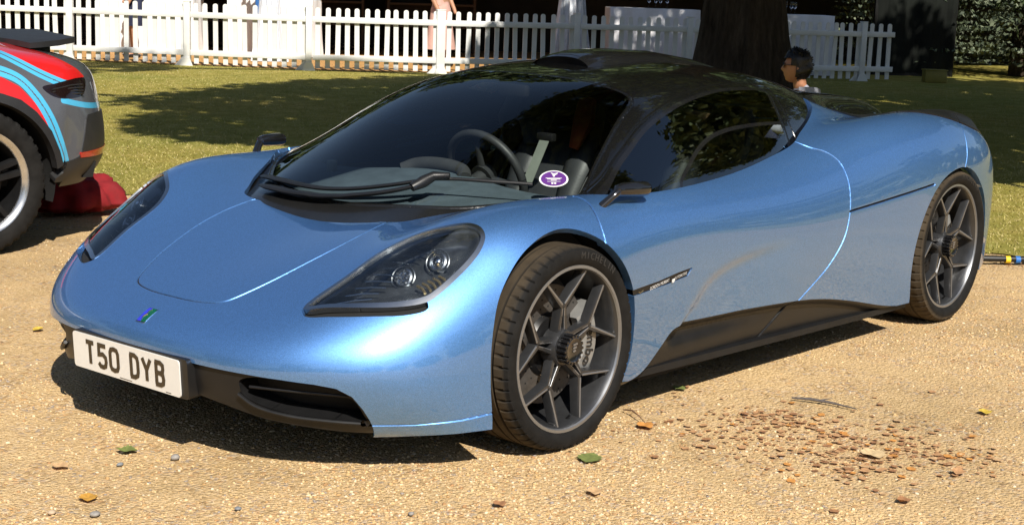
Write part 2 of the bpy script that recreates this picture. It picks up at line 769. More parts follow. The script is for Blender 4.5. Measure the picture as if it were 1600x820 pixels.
M['gold'] = plain('gold_reflector', (.55, .42, .2), .25, .8)
M['amber'] = plain('amber_edge', (.5, .25, .05), .3)
# ------------------------------------------------------------------ the sports car: master surfaces (half car, x forward, y left)
def rows(spec):
    return [[(x, y, z) for x, y, z in r] for r in spec]


def strow(x, *yz):
    return [(x, y, z) for y, z in yz]


BODY_NET = [
    [(.875, 0, .11), (.87, .2, .11), (.845, .38, .11), (.795, .50, .11), (.755, .56, .11), (.715, .61, .11), (.685, .64, .11), (.66, .66, .11), (.635, .675, .11), (.60, .69, .11)],
    [(.905, 0, .21), (.90, .2, .21), (.875, .39, .21), (.825, .525, .21), (.775, .605, .205), (.725, .67, .195), (.675, .715, .18), (.63, .745, .165), (.585, .765, .145), (.53, .78, .12)],
    [(.92, 0, .31), (.91, .2, .31), (.882, .40, .31), (.83, .55, .315), (.77, .65, .31), (.705, .73, .295), (.64, .785, .265), (.58, .82, .225), (.52, .84, .18), (.45, .855, .125)],
    [(.885, 0, .378), (.872, .205, .378), (.838, .40, .385), (.78, .555, .40), (.712, .668, .405), (.64, .765, .39), (.56, .832, .355), (.495, .868, .29), (.44, .885, .21), (.39, .895, .13)],
    [(.755, 0, .443), (.745, .2, .448), (.71, .40, .462), (.655, .555, .492), (.58, .68, .512), (.495, .795, .50), (.425, .868, .45), (.37, .905, .36), (.34, .918, .25), (.33, .918, .13)],
    [(.54, 0, .52), (.53, .215, .535), (.505, .41, .555), (.465, .555, .592), (.405, .685, .615), (.335, .81, .60), (.275, .893, .53), (.25, .928, .42), (.25, .935, .29), (.25, .93, .13)],
    [(.29, 0, .59), (.285, .23, .61), (.275, .42, .635), (.26, .565, .675), (.235, .69, .705), (.195, .815, .678), (.15, .905, .595), (.14, .943, .47), (.14, .95, .31), (.14, .94, .13)],
    [(.03, 0, .64), (.03, .24, .66), (.03, .43, .675), (.02, .58, .705), (.01, .70, .742), (0, .82, .715), (-.01, .915, .63), (-.01, .955, .49), (-.01, .96, .32), (-.01, .945, .13)],
    strow(-.27, (0, .66), (.26, .67), (.45, .68), (.60, .705), (.71, .737), (.83, .722), (.915, .635), (.935, .50), (.925, .32), (.905, .13)),
    strow(-.60, (0, .66), (.28, .67), (.48, .68), (.66, .715), (.78, .75), (.865, .725), (.925, .63), (.93, .49), (.915, .32), (.89, .13)),
    strow(-1.0, (0, .68), (.28, .69), (.48, .71), (.65, .745), (.77, .765), (.85, .738), (.925, .635), (.935, .48), (.915, .31), (.885, .13)),
    strow(-1.4, (0, .80), (.28, .82), (.48, .855), (.62, .835), (.73, .815), (.83, .77), (.92, .66), (.945, .49), (.925, .31), (.89, .13)),
    strow(-1.8, (0, .95), (.30, .98), (.50, 1.01), (.625, .90), (.72, .865), (.835, .82), (.925, .69), (.95, .50), (.935, .32), (.905, .13)),
    strow(-2.15, (0, .90), (.30, .93), (.46, .965), (.60, .885), (.735, .90), (.86, .86), (.94, .72), (.96, .52), (.955, .33), (.93, .14)),
    strow(-2.5, (0, .85), (.28, .86), (.44, .885), (.60, .868), (.745, .915), (.87, .875), (.95, .735), (.965, .54), (.965, .34), (.95, .14)),
    strow(-2.85, (0, .82), (.28, .83), (.44, .84), (.58, .855), (.735, .89), (.86, .845), (.93, .71), (.945, .53), (.942, .34), (.93, .15)),
    strow(-3.12, (0, .80), (.28, .81), (.43, .82), (.57, .835), (.71, .85), (.825, .80), (.885, .68), (.90, .51), (.895, .34), (.885, .17)),
    strow(-3.30, (0, .77), (.27, .78), (.42, .785), (.55, .79), (.68, .795), (.78, .75), (.83, .65), (.845, .50), (.84, .35), (.83, .20)),
    strow(-3.41, (0, .70), (.26, .71), (.40, .715), (.53, .72), (.64, .72), (.725, .69), (.76, .61), (.772, .48), (.772, .36), (.762, .24)),
]
CANOPY_NET = [
    [(.20, 0, .612), (.205, .2, .622), (.20, .33, .632), (.10, .45, .645), (0, .54, .655), (-.10, .62, .665), (-.2, .70, .67), (-.27, .78, .67)],
    [(.08, 0, .68), (.075, .2, .685), (.05, .36, .685), (-.05, .50, .69), (-.13, .60, .70), (-.22, .69, .705), (-.30, .77, .71), (-.35, .81, .69)],
    [(-.15, 0, .80), (-.155, .22, .795), (-.18, .40, .775), (-.24, .54, .765), (-.30, .64, .755), (-.37, .72, .745), (-.43, .79, .735), (-.46, .82, .69)],
    [(-.40, 0, .92), (-.40, .24, .912), (-.42, .42, .885), (-.45, .55, .85), (-.49, .64, .82), (-.53, .72, .785), (-.57, .79, .745), (-.59, .825, .69)],
    strow(-.70, (0, 1.035), (.25, 1.025), (.42, .995), (.54, .955), (.63, .905), (.72, .835), (.79, .76), (.825, .69)),
    strow(-1.0, (0, 1.088), (.25, 1.08), (.40, 1.055), (.53, 1.015), (.63, .95), (.73, .86), (.80, .765), (.825, .69)),
    strow(-1.4, (0, 1.11), (.25, 1.10), (.40, 1.077), (.53, 1.035), (.63, .965), (.715, .87), (.775, .785), (.80, .70)),
    strow(-1.75, (0, 1.098), (.24, 1.087), (.38, 1.062), (.50, 1.02), (.59, .955), (.655, .88), (.70, .80), (.72, .72)),
    strow(-2.1, (0, 1.05), (.24, 1.04), (.38, 1.012), (.485, .965), (.555, .905), (.60, .845), (.63, .785), (.65, .72)),
    strow(-2.5, (0, .98), (.20, .968), (.31, .938), (.38, .895), (.43, .85), (.47, .80), (.50, .75), (.52, .70)),
    strow(-2.9, (0, .935), (.18, .93), (.29, .905), (.36, .865), (.41, .82), (.44, .77), (.46, .73), (.48, .69)),
    strow(-3.15, (0, .905), (.18, .90), (.27, .88), (.33, .845), (.37, .80), (.40, .75), (.42, .71), (.43, .67)),
    strow(-3.27, (0, .82), (.15, .815), (.23, .80), (.28, .77), (.32, .735), (.35, .70), (.37, .67), (.39, .65)),
]


def half_surface(net, nu, nv, ref=(-1.2, 0, .3)):
    S = bspline(net, nu, nv)
    a, b = S.shape[:2]
    m = TM(S.reshape(-1, 3), grid_tris(a, b))
    m.normals()
    if (m.N * (m.V - np.array(ref))).sum() < 0:
        m.F = m.F[:, ::-1].copy()
        m.normals()
    return m
# ------------------------------------------------------------------ ground
def gravel_material():
    m, nt, b = new_mat('golden_gravel')
    pset(b, rough=.92, spec=.15)
    co = objco(nt)
    big = noise(nt, .9, 6, .66, co)
    mid = noise(nt, 5.0, 4, .65, co)
    v1 = nd(nt, 'ShaderNodeTexVoronoi')
    v1.inputs['Scale'].default_value = 85
    v1.inputs['Randomness'].default_value = 1.0
    nt.links.new(co, v1.inputs['Vector'])
    s1 = nd(nt, 'ShaderNodeSeparateColor')
    nt.links.new(v1.outputs['Color'], s1.inputs[0])
    stones = ramp(nt, s1.outputs[0], [(0, (.30, .20, .10)), (.2, (.52, .36, .17)), (.45, (.62, .44, .22)), (.62, (.68, .51, .28)), (.78, (.40, .33, .25)), (.9, (.56, .33, .14)), (1, (.70, .56, .36))])
    v2 = nd(nt, 'ShaderNodeTexVoronoi')
    v2.inputs['Scale'].default_value = 210
    nt.links.new(co, v2.inputs['Vector'])
    s2 = nd(nt, 'ShaderNodeSeparateColor')
    nt.links.new(v2.outputs['Color'], s2.inputs[0])
    grit = ramp(nt, s2.outputs[1], [(0, (.40, .27, .12)), (.35, (.58, .41, .20)), (.7, (.66, .48, .25)), (1, (.72, .54, .30))])
    mask = ramp(nt, mid.outputs[0], [(.42, (0, 0, 0)), (.58, (1, 1, 1))])
    col = mixc(nt, mask.outputs[0], stones.outputs[0], grit.outputs[0])
    tone = ramp(nt, big.outputs[0], [(.30, (.74, .72, .70)), (.5, (.99, .96, .97)), (.70, (1.13, 1.10, 1.10))])
    col = mixc(nt, 1.0, col, tone.outputs[0], 'MULTIPLY')
    nt.links.new(col, b.inputs['Base Color'])
    # relief: rounded stones and fine grit
    inv = nd(nt, 'ShaderNodeMath', operation='SUBTRACT')
    inv.inputs[0].default_value = 1.0
    nt.links.new(v1.outputs['Distance'], inv.inputs[1])
    add = nd(nt, 'ShaderNodeMath', operation='MULTIPLY_ADD')
    nt.links.new(v2.outputs['Distance'], add.inputs[0])
    add.inputs[1].default_value = -.4
    nt.links.new(inv.outputs[0], add.inputs[2])
    bn = bump(nt, b, add.outputs[0], .8, .008)
    return m


def lawn_material():
    m, nt, b = new_mat('dry_lawn')
    pset(b, rough=.95, spec=.1)
    co = objco(nt)
    big = noise(nt, .35, 5, .62, co)
    mid = noise(nt, 3.2, 5, .7, co)
    fine = noise(nt, 60, 4, .8, co)
    r1 = ramp(nt, mid.outputs[0], [(.28, (.24, .225, .055)), (.45, (.31, .275, .075)), (.6, (.39, .33, .11)), (.75, (.46, .375, .16))])
    r2 = ramp(nt, big.outputs[0], [(.3, (.80, .92, .75)), (.7, (1.15, 1.05, .95))])
    r3 = ramp(nt, fine.outputs[0], [(.3, (.86, .86, .82)), (.7, (1.22, 1.18, 1.08))])
    col = mixc(nt, 1.0, r1.outputs[0], r2.outputs[0], 'MULTIPLY')
    col = mixc(nt, 1.0, col, r3.outputs[0], 'MULTIPLY')
    nt.links.new(col, b.inputs['Base Color'])
    bump(nt, b, fine.outputs[0], .8, .03)
    return m


M['gravel'] = gravel_material()
M['lawn'] = lawn_material()


def sheet(name, poly, z, mat, kind='structure'):
    w = MB()
    w.add([(x, y, z) for x, y in poly], [tuple(range(len(poly)))])
    o = w.build(name, mat, auto=None)
    me = o.data
    if me.polygons[0].normal.z < 0:
        me.flip_normals()
    tag(o, kind=kind)
    return o


gv = sheet('ground', [(-220, -220), (220, -220), (220, 220), (-220, 220)], -.004, M['gravel'])
EDGE = crom([(-16, 14), (-11, 6.5), (-7.2, 2.8), (-5.4, .95), (-4.55, .25), (-4.0, -.9), (-3.2, -2.5), (-2.2, -4.15), (-1.4, -5.2), (0, -7.0), (3, -10.5), (10, -18)], 14)
ew = np.array([math.sin(i * 1.7) * .05 + math.sin(i * .61) * .07 + math.sin(i * 4.3) * .03 for i in range(len(EDGE))])
tn = unit(np.gradient(EDGE, axis=0))
EDGE = EDGE + np.stack([-tn[:, 1], tn[:, 0]], 1) * ew[:, None]
LAWN = [tuple(p) for p in EDGE] + [(40, -60), (40, -210), (-210, -210), (-210, 90), (-60, 60)]
lawn = sheet('lawn', LAWN, .004, M['lawn'])


def in_lawn(Q):
    return in_poly(Q, np.array(LAWN))


# loose stones and grit lying on the gravel: far too many to count
ico_v = np.array([(0, 0, 1), (.894, 0, .447), (.276, .851, .447), (-.724, .526, .447), (-.724, -.526, .447), (.276, -.851, .447), (.724, .526, -.447), (-.276, .851, -.447), (-.894, 0, -.447), (-.276, -.851, -.447), (.724, -.526, -.447), (0, 0, -1)])
ico_f = np.array([(0, 1, 2), (0, 2, 3), (0, 3, 4), (0, 4, 5), (0, 5, 1), (1, 6, 2), (2, 7, 3), (3, 8, 4), (4, 9, 5), (5, 10, 1), (6, 7, 2), (7, 8, 3), (8, 9, 4), (9, 10, 5), (10, 6, 1), (11, 7, 6), (11, 8, 7), (11, 9, 8), (11, 10, 9), (11, 6, 10)])


def stone_field(name, n, smin, smax, colors, seed, power=1.6):
    rg = np.random.default_rng(seed)
    cam_xy = np.array([3.58, 3.67])
    P = np.zeros((0, 2))
    while len(P) < n:
        ang = math.radians(219.8) + rg.uniform(-.40, .40, n)
        d = 2.9 + (12 - 2.9) * rg.random(n) ** power
        Q = cam_xy + np.stack([np.cos(ang), np.sin(ang)], 1) * d[:, None]
        Q = Q[~in_lawn(Q + rg.normal(0, .16, Q.shape))]
        pt_ = np.sin(1.9 * Q[:, 0] + .7 * Q[:, 1]) + np.sin(1.3 * Q[:, 1] - 2.3 * Q[:, 0] + 1) + .7 * np.sin(4.1 * Q[:, 0] + 3.3 * Q[:, 1]) + .5 * np.sin(7.7 * Q[:, 1] - 5.1 * Q[:, 0])
        Q = Q[rg.random(len(Q)) < np.clip(.55 + .42 * pt_, .10, 1.0)]
        P = np.concatenate([P, Q])
    P = P[:n]
    s = smin + (smax - smin) * rg.random(n) ** 3.4
    sc = s[:, None] * np.stack([rg.uniform(.8, 1.5, n), rg.uniform(.7, 1.1, n), rg.uniform(.35, .75, n)], 1)
    a = rg.uniform(0, 6.28, n)
    V = ico_v[None] * (1 + rg.uniform(-.22, .22, (n, 12, 1)))
    V = V * sc[:, None, :]
    x = V[..., 0] * np.cos(a)[:, None] - V[..., 1] * np.sin(a)[:, None]
    y = V[..., 0] * np.sin(a)[:, None] + V[..., 1] * np.cos(a)[:, None]
    V = np.stack([x + P[:, :1], y + P[:, 1:], V[..., 2] + sc[:, 2:3] * .25 - .004], -1)
    F = ico_f[None] + (np.arange(n) * 12)[:, None, None]
    me = bpy.data.meshes.new(name)
    V = V.reshape(-1, 3).astype(np.float32)
    F = F.reshape(-1, 3).astype(np.int32)
    me.vertices.add(len(V))
    me.vertices.foreach_set('co', V.ravel())
    me.loops.add(F.size)
    me.loops.foreach_set('vertex_index', F.ravel())
    me.polygons.add(len(F))
    me.polygons.foreach_set('loop_start', np.arange(0, F.size, 3, dtype=np.int32))
    me.polygons.foreach_set('loop_total', np.full(len(F), 3, dtype=np.int32))
    mi = np.repeat(rg.integers(0, len(colors), n), 20).astype(np.int32)
    for cn in colors:
        me.materials.append(cn)
    me.polygons.foreach_set('material_index', mi)
    me.update(calc_edges=True)
    me.shade_smooth()
    o = bpy.data.objects.new(name, me)
    COL.objects.link(o)
    return o


SC = [plain('stone_%d' % i, (c[0], c[1] * 1.01, c[2] * 1.08), .85, var=.25, vscale=150) for i, c in enumerate([(.58, .40, .19), (.66, .47, .23), (.70, .54, .32), (.46, .28, .11), (.30, .25, .20), (.62, .44, .24), (.70, .52, .28), (.40, .22, .09), (.70, .56, .36), (.56, .36, .16), (.62, .42, .19), (.55, .36, .15), (.60, .42, .20)])]
g1 = stone_field('loose_gravel', 85000, .0013, .0065, SC, 3, 1.9)
tag(g1, 'loose golden gravel stones strewn over the whole drive', 'gravel', kind='stuff')
GREY = [plain('pebble_grey', (.27, .25, .23), .7, var=.2, vscale=60), plain('pebble_blue_grey', (.20, .21, .22), .6), plain('pebble_tan', (.50, .38, .26), .75)]

# ---- single larger pebbles
for x, y, s, c, lb in ((.91, .19, .018, 0, 'round grey pebble on the gravel just before the nose shadow'), (1.06, .13, .012, 1, 'small dark pebble beside the olive leaf in the left foreground'),
                       (1.35, .43, .016, 0, 'flat grey pebble at the bottom left of the drive'), (1.42, .34, .013, 2, 'brown pebble at the very bottom left of the drive'),
                       (1.06, .65, .011, 1, 'tiny dark pebble on the open gravel below the number plate'), (.76, 1.00, .011, 0, 'grey pebble at the bottom centre of the drive')):
    w = MB()
    bm = bmesh.new()
    bmesh.ops.create_icosphere(bm, subdivisions=2, radius=1)
    for v in bm.verts:
        k = 1 + .12 * math.sin(v.co.x * 3 + x * 9) + .1 * math.sin(v.co.y * 4 + y * 7)
        v.co = Vector((v.co.x * s * k * 1.2, v.co.y * s * k, v.co.z * s * .6 * k))
    bm.verts.index_update()
    w.add([v.co[:] for v in bm.verts], [[v.index for v in f.verts] for f in bm.faces], True)
    bm.free()
    o = w.build('pebble', GREY[c], auto=None)
    o.scale = (.75, .75, .75)
    o.location = (x, y, s * .32)
    tag(o, lb, 'pebble', 'larger pebbles on the drive')

# ---- grass: short dry blades
rg = np.random.default_rng(21)
n = 130000
cam_xy = np.array([3.58, 3.67])
Q = np.zeros((0, 2))
while len(Q) < n:
    ang = math.radians(219.8) + rg.uniform(-.40, .40, n)
    d = 6.5 + 19 * rg.random(n) ** 1.3
    q = cam_xy + np.stack([np.cos(ang), np.sin(ang)], 1) * d[:, None]
    Q = np.concatenate([Q, q[in_lawn(q + rg.normal(0, .13, q.shape))]])
Q = Q[:n]
hgt = rg.uniform(.006, .020, n)
wd = rg.uniform(.0025, .006, n)
a = rg.uniform(0, 6.28, n)
ln = rg.normal(0, .012, (n, 2))
ex = np.stack([np.cos(a), np.sin(a)], 1)
A = np.concatenate([Q - ex * wd[:, None], np.full((n, 1), .003)], 1)
B_ = np.concatenate([Q + ex * wd[:, None], np.full((n, 1), .003)], 1)
C_ = np.concatenate([Q + ln, (hgt + .003)[:, None]], 1)
V = np.stack([A, B_, C_], 1).reshape(-1, 3).astype(np.float32)
me = bpy.data.meshes.new('grass')
me.vertices.add(len(V))
me.vertices.foreach_set('co', V.ravel())
me.loops.add(len(V))
me.loops.foreach_set('vertex_index', np.arange(len(V), dtype=np.int32))
me.polygons.add(n)
me.polygons.foreach_set('loop_start', np.arange(0, 3 * n, 3, dtype=np.int32))
me.polygons.foreach_set('loop_total', np.full(n, 3, dtype=np.int32))
GC = [plain('grass_%d' % i, c, .9, var=.2) for i, c in enumerate([(.29, .265, .07), (.37, .32, .10), (.45, .375, .16), (.25, .24, .06)])]
for g in GC:
    me.materials.append(g)
pat = np.sin(Q[:, 0] * 1.3) + np.sin(Q[:, 1] * 1.7 + 1) + rg.normal(0, 1.1, n)
me.polygons.foreach_set('material_index', np.clip(np.digitize(pat, [-1.2, .2, 1.4]), 0, 3).astype(np.int32))
me.update(calc_edges=True)
go = bpy.data.objects.new('grass', me)
COL.objects.link(go)
tag(go, 'short dry mown grass of the lawn', 'grass', kind='stuff')


# ---- fallen leaves and twigs
def leaf_mesh(w, ctr, size, rot, curl, lobes=5, tilt=(0, 0)):
    """broad leaf with a toothed outline, folded along the midrib"""
    n = lobes * 2 + 2
    pts = [(-.55, 0)]
    for k in range(1, n):
        t = k / n
        r = math.sin(math.pi * t) ** .7 * .5 * (1.0 if k % 2 else .78)
        pts.append((-.5 + t, r))
    pts.append((.55, 0))
    low = [(x, -y) for x, y in pts[1:-1]]
    V = [(p[0], 0, 0) for p in pts] + [(p[0], p[1], 0) for p in pts[1:-1]] + [(p[0], p[1], 0) for p in low]
    m_ = len(pts)
    k_ = m_ - 2
    F = []
    for i in range(k_ - 1):
        F += [(i + 1, i + 2, m_ + i + 1, m_ + i), (i + 2, i + 1, m_ + k_ + i, m_ + k_ + i + 1)]
    F += [(0, 1, m_), (1, 0, m_ + k_), (m_ - 2, m_ - 1, m_ + k_ - 1), (m_ - 1, m_ - 2, m_ + 2 * k_ - 1)]
    out = []
    c_, s_ = math.cos(rot), math.sin(rot)
    for x, y, z in V:
        z = curl * (abs(y) * 1.0 + x * x * .9 + .12 * math.sin(9 * x + 5 * y)) + tilt[0] * x + tilt[1] * y
        out.append((ctr[0] + size * (x * c_ - y * s_), ctr[1] + size * (x * s_ + y * c_), ctr[2] + size * max(z, -.02) + .0015))
    w.add(out, F, True)


LEAFM = {k: plain('leaf_' + k, c, .75, var=.3, vscale=60) for k, c in dict(green=(.16, .19, .05), ochre=(.50, .26, .04), brown=(.33, .16, .07), tan=(.54, .34, .17), orange=(.56, .25, .06), rust=(.46, .25, .115), yellow=(.55, .38, .05), pale=(.60, .44, .24)).items()}
for x, y, s, c, rot, cu, lb in (
        (.03, 1.04, .085, 'green', .4, .10, 'large green and yellow leaf on the gravel below the front wheel'),
        (.97, .04, .060, 'green', 2.2, .30, 'olive green curled leaf left of the nose shadow'),
        (1.29, .31, .055, 'ochre', .9, .22, 'ochre dry leaf in the left foreground'),
        (1.19, .03, .050, 'tan', 1.9, .25, 'pale tan leaf at the far left of the drive'),
        (-.37, .96, .060, 'orange', 1.2, .30, 'orange leaf on the drive between front wheel and leaf litter'),
        (-1.37, 1.68, .050, 'yellow', .5, .30, 'bright yellow leaf alone at the right side of the gravel'),
        (-.30, 1.90, .045, 'brown', 2.5, .40, 'dark red brown crumpled leaf below the leaf litter'),
        (-.64, 1.63, .085, 'pale', .9, .20, 'long pale leaf at the lower right end of the leaf litter'),
        (-.85, .77, .050, 'green', 1.4, .2, 'small green leaf beside the sill shadow'),
        (.27, 1.24, .050, 'tan', .7, .3, 'tan dry leaf at the bottom of the drive right of centre'),
        (-.66, 1.90, .050, 'rust', .2, .35, 'rusty leaf with curled edges in the right foreground'),
        (.29, -1.47, .045, 'yellow', .2, .4, 'small yellow leaf left of the front bumper'),
        (.54, 1.12, .040, 'brown', 1.2, .4, 'brown leaf scrap at the bottom edge of the gravel')):
    w = MB()
    leaf_mesh(w, (0, 0, 0), s, rot, cu)
    o = w.build('fallen_leaf', LEAFM[c], auto=None)
    o.location = (x, y, .002)
    tag(o, lb, 'leaf', 'single leaves on the drive')
rl = random.Random(5)
for nm, cx, cy, rx, ry, cnt, lb in (('leaf_litter', -.63, 1.47, .42, .38, 820, 'patch of brown and orange leaf litter on the gravel beside the door'),
                                    ('leaf_litter', -4.45, .62, .45, .12, 200, 'brown leaves gathered along the black cable at the lawn edge'),
                                    ('leaf_litter', -.55, 1.05, .50, .40, 90, 'thin scatter of brown leaf scraps between front wheel and twig')):
    w = {k: MB() for k in ('brown', 'tan', 'orange', 'rust')}
    for i in range(cnt):
        kx, ky, ks = rl.choice([(0, 0, .42), (.45, .1, .35), (-.5, .2, .3), (.1, -.5, .3), (.8, -.2, .22), (-.2, .7, .25), (0, 0, .75)])
        u, v = rl.gauss(kx, ks), rl.gauss(ky, ks)
        p = (cx - .64 * u * rx * 1.0 - .76 * v * ry, cy + .76 * u * rx - .64 * v * ry, rl.uniform(-.003, .002))
        leaf_mesh(w[rl.choice(['brown', 'tan', 'brown', 'orange', 'rust', 'rust', 'rust'])], p, .006 + .026 * rl.random() ** 2.2, rl.uniform(0, 6.28), rl.uniform(.02, .13), 3, (rl.uniform(-.06, .06), rl.uniform(-.06, .06)))
    tot = MB()
    mats = []
    for k, q in w.items():
        mats += [len(mats) and 0 or 0] * 0
    ob = None
    me = bpy.data.meshes.new(nm)
    vs, fs, mi = [], [], []
    for j, (k, q) in enumerate(w.items()):
        o_ = len(vs)
        vs += q.v
        fs += [tuple(a_ + o_ for a_ in f) for f in q.f]
        mi += [j] * len(q.f)
        me.materials.append(LEAFM[k])
    me.from_pydata(vs, [], fs)
    me.polygons.foreach_set('material_index', mi)
    me.shade_smooth()
    ob = bpy.data.objects.new(nm, me)
    COL.objects.link(ob)
    tag(ob, lb, 'leaf litter', kind='stuff')
w = MB()
w.tube([(-1.03, 1.12, .006), (-1.05, 1.18, .010), (-1.07, 1.25, .008), (-1.07, 1.35, .006)], [.003, .0055, .0045, .002], 7)
w.tube([(-1.06, 1.21, .010), (-1.10, 1.24, .016)], [.003, .001], 5)
tag(w.build('twig', plain('twig_bark', (.10, .085, .08), .85, var=.3, vscale=80)), 'dark bare twig lying on the gravel above the leaf litter', 'twig')
w = MB()
w.tube([(-.47, .80, .006), (-.45, .85, .018), (-.42, .90, .016), (-.40, .94, .005)], [.002, .0025, .002, .001], 6)
tag(w.build('twig', plain('twig_thin', (.14, .07, .04), .85)), 'thin curved twig on the gravel behind the front wheel', 'twig')
# ------------------------------------------------------------------ fence
M['fence'] = plain('white_plastic_fence', (.72, .72, .70), .45, var=.10, vscale=2.5)
POSTS = [(-8.95, -17.75), (-10.0, -16.48), (-11.02, -14.97), (-12.05, -13.42), (-13.5, -12.1), (-15.35, -10.95), (-16.75, -9.80), (-18.05, -8.95), (-19.3, -8.12), (-19.78, -7.80)]
picket_me = None
rail_mes = {}
FL = ['white picket fence panel standing behind the grey and red sports car', 'white picket fence panel before the long white table, at the far left', 'white picket fence panel in full sun by the clear plastic drape',
      'white picket fence panel in full sun left of the double post', 'white picket fence panel half in tree shade, right of the double post', 'shaded white picket fence panel before the table, left of the tree trunk',
      'shaded white picket fence panel mostly hidden by the tree trunk', 'shaded white picket fence panel right of the trunk, behind the seated person', 'short last piece of white picket fence beside the dark marquee wall']


def picket_mesh():
    w = MB()
    pr = [(-.036, 0), (.036, 0), (.036, .87)]
    for k in range(1, 6):
        t = math.pi * k / 6
        pr.append((.036 * math.cos(t), .87 + .03 * math.sin(t)))
    pr.append((-.036, .87))
    w.prism(pr, (0, 0, 0), (1, 0, 0), (0, 0, 1), (0, 1, 0), .018)
    o = w.build('picket', M['fence'])
    me = o.data
    bpy.data.objects.remove(o)
    return me


PK = picket_mesh()
for i in range(len(POSTS) - 1):
    a, b = np.array(POSTS[i]), np.array(POSTS[i + 1])
    L = np.linalg.norm(b - a)
    ang = math.atan2(*(b - a)[::-1])
    root = empty('fence_panel', (a[0], a[1], 0), ang)
    tag(root, FL[i], 'fence', 'white picket fence')
    npk = max(2, int(round((L - .10) / .147)))
    for k in range(npk):
        o = bpy.data.objects.new('picket', PK)
        COL.objects.link(o)
        o.parent = root
        o.location = (.06 + (L - .06) * (k + .5) / npk, .012, .035)
        o.rotation_euler = (0, RNG.normal(0, .012), 0)
    for z in (.20, .76):
        w = MB()
        w.box((L / 2 + .02, -.012, z), (L - .07, .04, .085), bev=.006)
        w.build('rail', M['fence'], root)
    w = MB()
    w.box((.0, 0, .475), (.095 if i != 4 else .13, .095, .95), bev=.006)
    w.box((.0, 0, .955), (.105 if i != 4 else .14, .105, .014), bev=.004)
    post = w.build('post', M['fence'], root)
    w = MB()
    w.prism([(-.10, 0), (.10, 0), (.05, .12), (-.05, .12)], (0, -.05, .004), (1, 0, 0), (0, 0, 1), (0, -1, 0), .02)
    w.prism([(-.06, 0), (-.20, 0), (-.06, .14)], (0, -.01, .004), (1, 0, 0), (0, 0, 1), (0, 1, 0), .02)
    w.build('foot', M['fence'], root)
    if i == len(POSTS) - 2:
        pass

# ------------------------------------------------------------------ marquee, tables and things behind the fence
M['cloth'] = plain('white_tablecloth', (.78, .78, .80), .85, var=.04, bstr=.2, bscale=40)
M['carpet'] = plain('coir_matting', (.50, .27, .09), .95, var=.25, vscale=12)
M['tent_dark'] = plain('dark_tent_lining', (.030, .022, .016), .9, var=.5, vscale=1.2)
M['wood_dark'] = plain('dark_wood', (.07, .035, .018), .6, var=.4, vscale=6)
M['skin'] = plain('skin', (.48, .25, .15), .55, var=.1)
M['tan_skin'] = plain('tan_skin', (.42, .19, .10), .5, var=.1)
M['navy'] = plain('navy_cloth', (.02, .025, .06), .9, var=.2)
M['pink'] = plain('pale_pink_cloth', (.62, .38, .32), .9, var=.1)
M['hair'] = plain('dark_hair', (.008, .006, .005), .45, var=.4, vscale=90)
M['shirt'] = plain('pale_grey_shirt', (.30, .31, .36), .9, var=.1)
M['blue_post'] = plain('blue_painted_steel', (.03, .12, .35), .4)
M['drape'] = plain('white_voile', (.72, .75, .80), .6, var=.1)
fu = unit(np.array([-19.3 + 11.02, -8.12 + 14.97]))        # along the fence, towards image right
fb = np.array([-fu[1], fu[0]]) * 1.0
if fb @ np.array([-.756, -.629]) < 0:
    fb = -fb
carpet = sheet('marquee_floor', [tuple(np.array(POSTS[0]) - fu * 4 + fb * .12), tuple(np.array(POSTS[0]) + fb * .12)] + [tuple(np.array(p) + fb * .12) for p in POSTS[1:8]] + [tuple(np.array(POSTS[7]) + fb * 7), tuple(np.array(POSTS[0]) - fu * 4 + fb * 8)], .010, M['carpet'])
mq = empty('marquee', (*(np.array(POSTS[4]) + fb * 4), 0))
tag(mq, 'dark open-fronted marquee behind the white picket fence', 'marquee')
mq_l = lambda p, z: (p[0] - mq.location[0], p[1] - mq.location[1], z)


def quad_wall(name, p, q, z0, z1, mat, parent, thick=.05, off=None):
    p, q = np.array(p), np.array(q)
    d = unit(q - p)
    n = np.array([-d[1], d[0]])
    w = MB()
    w.prism([(0, z0), (np.linalg.norm(q - p), z0), (np.linalg.norm(q - p), z1), (0, z1)], (*(p if off is None else p - off), 0), (*d, 0), (0, 0, 1), (*n, 0), thick)
    return w.build(name, mat, parent)


o2 = np.array(mq.location[:2])
A0 = np.array(POSTS[0]) - fu * 5
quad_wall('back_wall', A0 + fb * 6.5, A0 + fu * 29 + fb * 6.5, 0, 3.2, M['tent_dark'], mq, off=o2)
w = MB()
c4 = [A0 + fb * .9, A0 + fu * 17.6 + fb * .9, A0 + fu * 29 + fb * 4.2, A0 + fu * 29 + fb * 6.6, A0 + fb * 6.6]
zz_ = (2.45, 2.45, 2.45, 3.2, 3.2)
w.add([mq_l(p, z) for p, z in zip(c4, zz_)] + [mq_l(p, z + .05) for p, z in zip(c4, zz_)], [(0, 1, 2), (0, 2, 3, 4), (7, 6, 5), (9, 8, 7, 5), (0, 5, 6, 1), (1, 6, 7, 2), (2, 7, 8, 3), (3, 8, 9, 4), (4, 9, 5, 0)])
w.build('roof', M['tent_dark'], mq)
for k in range(12):
    p = A0 + fu * (1.3 + 1.32 * k) + fb * (5.6 + .5 * math.sin(k * 2.1))
    if 0:
        continue
